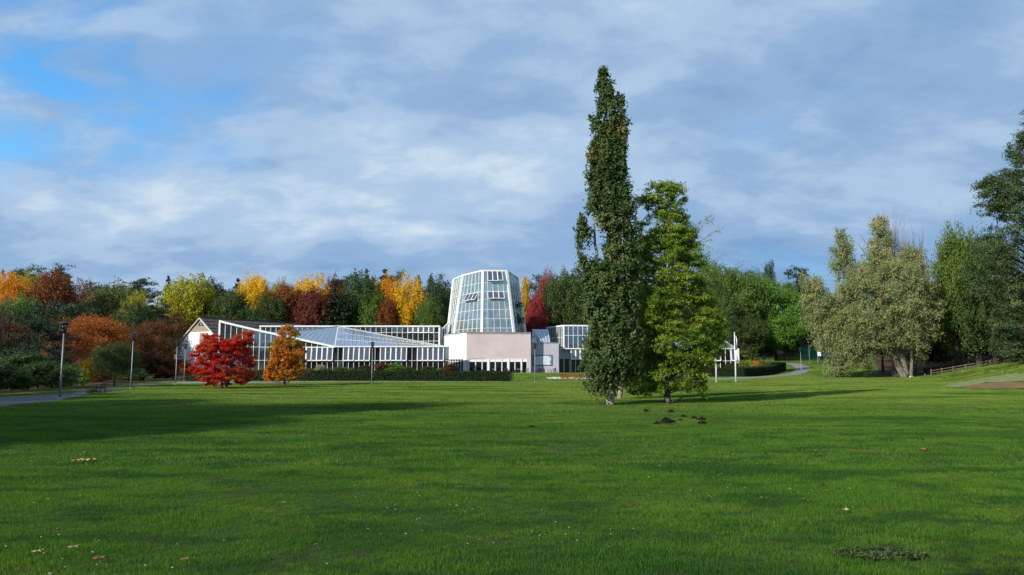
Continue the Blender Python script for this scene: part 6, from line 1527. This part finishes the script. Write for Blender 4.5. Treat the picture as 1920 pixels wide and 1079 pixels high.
def grass():
    rng = np.random.default_rng(77)
    def field(y0, y1, dens, fr=.74):
        n = int((y1 * y1 - y0 * y0) * fr * dens); y = np.sqrt(rng.random(n) * (y1 * y1 - y0 * y0) + y0 * y0); x = (rng.random(n) * 2 - 1) * y * fr
        k = ok_lawn(x, y); x, y = x[k], y[k]; return x, y
    for nm, y0, y1, dens, nb, rad, h, wd, sv in (('grass', 5.6, 15, 120, 52, .11, .040, .0034, .35), ('grass', 14, 30, 34, 64, .20, .046, .0062, .35), ('grass', 28, 62, 9, 70, .40, .055, .013, .3), ('grass', 58, 92, 4.5, 60, .55, .065, .024, .3), ('grass', 90, 143.5, 2.6, 60, .7, .075, .034, .3)):
        V, Fq, T = blades(nb, rad, h, wd, rng); x, y = field(y0, y1, dens)
        nz = np.sin(x * 1.9 + 1.1 * np.sin(y * 1.3)) * np.sin(y * 1.6 + 1.7 * np.sin(x * .9)) + .6 * np.sin(x * .35 + y * .21) * np.sin(y * .4 - x * .13)
        s = 1 + sv * 1.5 * (.55 * nz + .8 * (rng.random(len(x)) - .5)); p = np.stack([x, y, gz(x, y)], 1)
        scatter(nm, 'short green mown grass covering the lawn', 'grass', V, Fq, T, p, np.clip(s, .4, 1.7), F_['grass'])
    # daisies: a ring of petals round a centre, and small white clover heads
    V, Fq = [], []; b = 0
    for k in range(6):
        t = k * 1.047; c, s_ = math.cos(t), math.sin(t); V += [(0, 0, .075), (c * .010 - s_ * .006, s_ * .010 + c * .006, .08), (c * .018, s_ * .018, .078), (c * .010 + s_ * .006, s_ * .010 - c * .006, .08)]; Fq.append((b, b + 1, b + 2, b + 3)); b += 4
    x, y = field(6, 26, 5); nz = np.sin(x * .7 + 2) * np.sin(y * .8 + x * .3); k = (nz + rng.random(len(x)) * .9) > .95; x, y = x[k], y[k]
    scatter('daisies', 'tiny white daisies sprinkled through the near lawn', 'daisies', np.array(V), np.array(Fq), np.ones(6), np.stack([x, y, gz(x, y)], 1), .38 + .35 * rng.random(len(x)), M_white)
    # fallen leaves
    for nm, lb, c1, dens, s0, ymax in (('fallen_leaves', 'small yellow fallen leaves scattered on the lawn', 'pale', .22, .05, 60), ('brown_leaves', 'small brown fallen leaves scattered on the lawn', 'brownleaf', .05, .055, 40)):
        V = np.array([(-.5, 0, .9), (-.1, -.38, 1.0), (.5, 0, 1.05), (-.1, .38, 1.15), (.1, -.2, .98), (.1, .2, 1.1)]) * np.array([1, 1, .9]); V[:, 2] *= .9
        V = V * s0 + np.array([0, 0, 0]); Fq = np.array([(0, 1, 4, 5), (5, 3, 0, 0)])
        V = np.array([(-.5, 0, 1.0), (0, -.34, 1.12), (.55, 0, 1.0), (0, .34, 1.2)]) * s0; Fq = np.array([(0, 1, 2, 3)])
        x, y = field(6, ymax, dens); k = rng.random(len(x)) < (1 - sstep(20, ymax, y) * .6); x, y = x[k], y[k]
        mm = solid('leaf_litter_' + c1, (.42, .36, .10) if c1 == 'pale' else (.26, .10, .04), .7, var=.2)
        scatter(nm, lb, 'leaves', V, Fq, np.ones(1), np.stack([x, y, gz(x, y)], 1), .6 + .9 * rng.random(len(x)), mm)
def drifts():
    rng = np.random.default_rng(31)
    V = np.array([(-.5, 0, 1.0), (0, -.34, 1.12), (.55, 0, 1.0), (0, .34, 1.2)]); Fq = np.array([(0, 1, 2, 3)])
    for nm, lb, px, py, rx, ry, n, s0, c in (('fallen_leaves', 'red leaves fallen under the red maple', 424, 730, 3.2, 2.6, 700, .07, (.42, .05, .03)), ('fallen_leaves', 'orange leaves fallen under the orange maple', 534, 725, 2.6, 2.2, 500, .08, (.46, .20, .04)),
            ('fallen_leaves', 'yellow green leaves fallen below the ash tree', 1250, 766, 5.0, 5.0, 420, .055, (.46, .44, .12)), ('fallen_leaves', 'brown leaves at the foot of the poplar', 1143, 762, 1.2, 1.0, 260, .05, (.24, .14, .07))):
        b = gpt(px, py); r = np.abs(rng.normal(size=n)) * .55; a = rng.random(n) * 6.283; x, y = b.x + np.cos(a) * r * rx, b.y + np.sin(a) * r * ry
        scatter(nm, lb, 'leaves', V * s0, Fq, np.ones(1), np.stack([x, y, gz(x, y)], 1), .5 + .9 * rng.random(n), solid('drift_%d' % px, c, .7, var=.2))
grass(); drifts()
def big_leaf(px, py, s, c, lb, n=1):
    b = gpt(px, py); r2 = random.Random(int(px)); m = MB()
    for k in range(n):
        ox, oy = (r2.gauss(0, .16), r2.gauss(0, .05)) if n > 1 else (0, 0); V = [(ox, oy, .07)]; a0 = r2.random() * 6
        for j in range(10):
            t = a0 + 6.283 * j / 10; q = s * (1 if j % 2 else .5) * (1.2 if j == 1 else 1); V.append((ox + math.cos(t) * q, oy + math.sin(t) * q, .06 + .35 * s * abs(math.sin(t * 1.5))))
        m.add(V, [(0, j + 1, (j + 1) % 10 + 1) for j in range(10)])
    o = m.build('fallen_leaf', solid('leaf_' + str(int(px)), c, .7, var=.15)); o.location = b; tag(o, lb, 'leaf')
big_leaf(1732, 849, .13, (.30, .095, .03), 'large orange maple leaf lying on the lawn at the right')
big_leaf(185, 1060, .07, (.28, .09, .05), 'reddish brown leaf at the bottom left corner')
big_leaf(137, 1038, .06, (.40, .24, .14), 'tan leaf above the reddish brown leaf at bottom left')
big_leaf(68, 1046, .05, (.50, .36, .16), 'small pale yellow leaf at the bottom left')
big_leaf(345, 1061, .05, (.30, .14, .07), 'brown leaf near the bottom, left of centre')
big_leaf(1587, 965, .06, (.55, .48, .12), 'single yellow leaf on the lawn at lower right')
big_leaf(150, 869, .09, (.50, .38, .10), 'little heap of yellow leaves on the left lawn', 7)
def weeds():
    b = gpt(1648, 1043); rng = np.random.default_rng(9)
    r = empty('ground_cover_slab', b, R(14), 'flat grey slab sunk in the lawn among weeds', 'slab')
    MB().add([(-.17, -.06, .03), (-.02, -.10, .03), (.20, -.07, .03), (.22, .03, .035), (.02, .07, .04), (-.15, .05, .035)], [(0, 1, 2, 3, 4, 5)]).build('slab', solid('slab_grey', (.045, .05, .055), .95, spec=.08), r)
    C = []
    for _ in range(1400):
        t = rng.random() * 6.283; q = .25 + .75 * math.sqrt(rng.random()); x, y = math.cos(t) * q * .50, math.sin(t) * q * .22
        C.append((x, y, .02 + .09 * rng.random() * (1.2 - q)))
    C = np.array(C); me = leaves_mesh('weeds', C, np.tile([0, 0, 1.], (len(C), 1)), .022 + .02 * rng.random(len(C)), rng, .8, outw=1.2); me.materials.append(F_['darkgreen'])
    o = link(bpy.data.objects.new('weeds', me)); o.location = b; tag(o, 'dark patch of low weeds at the bottom right', 'weeds', kind='stuff')
    m = MB(); V = [(math.cos(t) * .52, math.sin(t) * .24, .012) for t in [k * .35 for k in range(18)]]; m.add(V, [tuple(range(18))]); p = m.build('soil_patch', M_soil); p.location = b; p['kind'] = 'structure'
weeds()
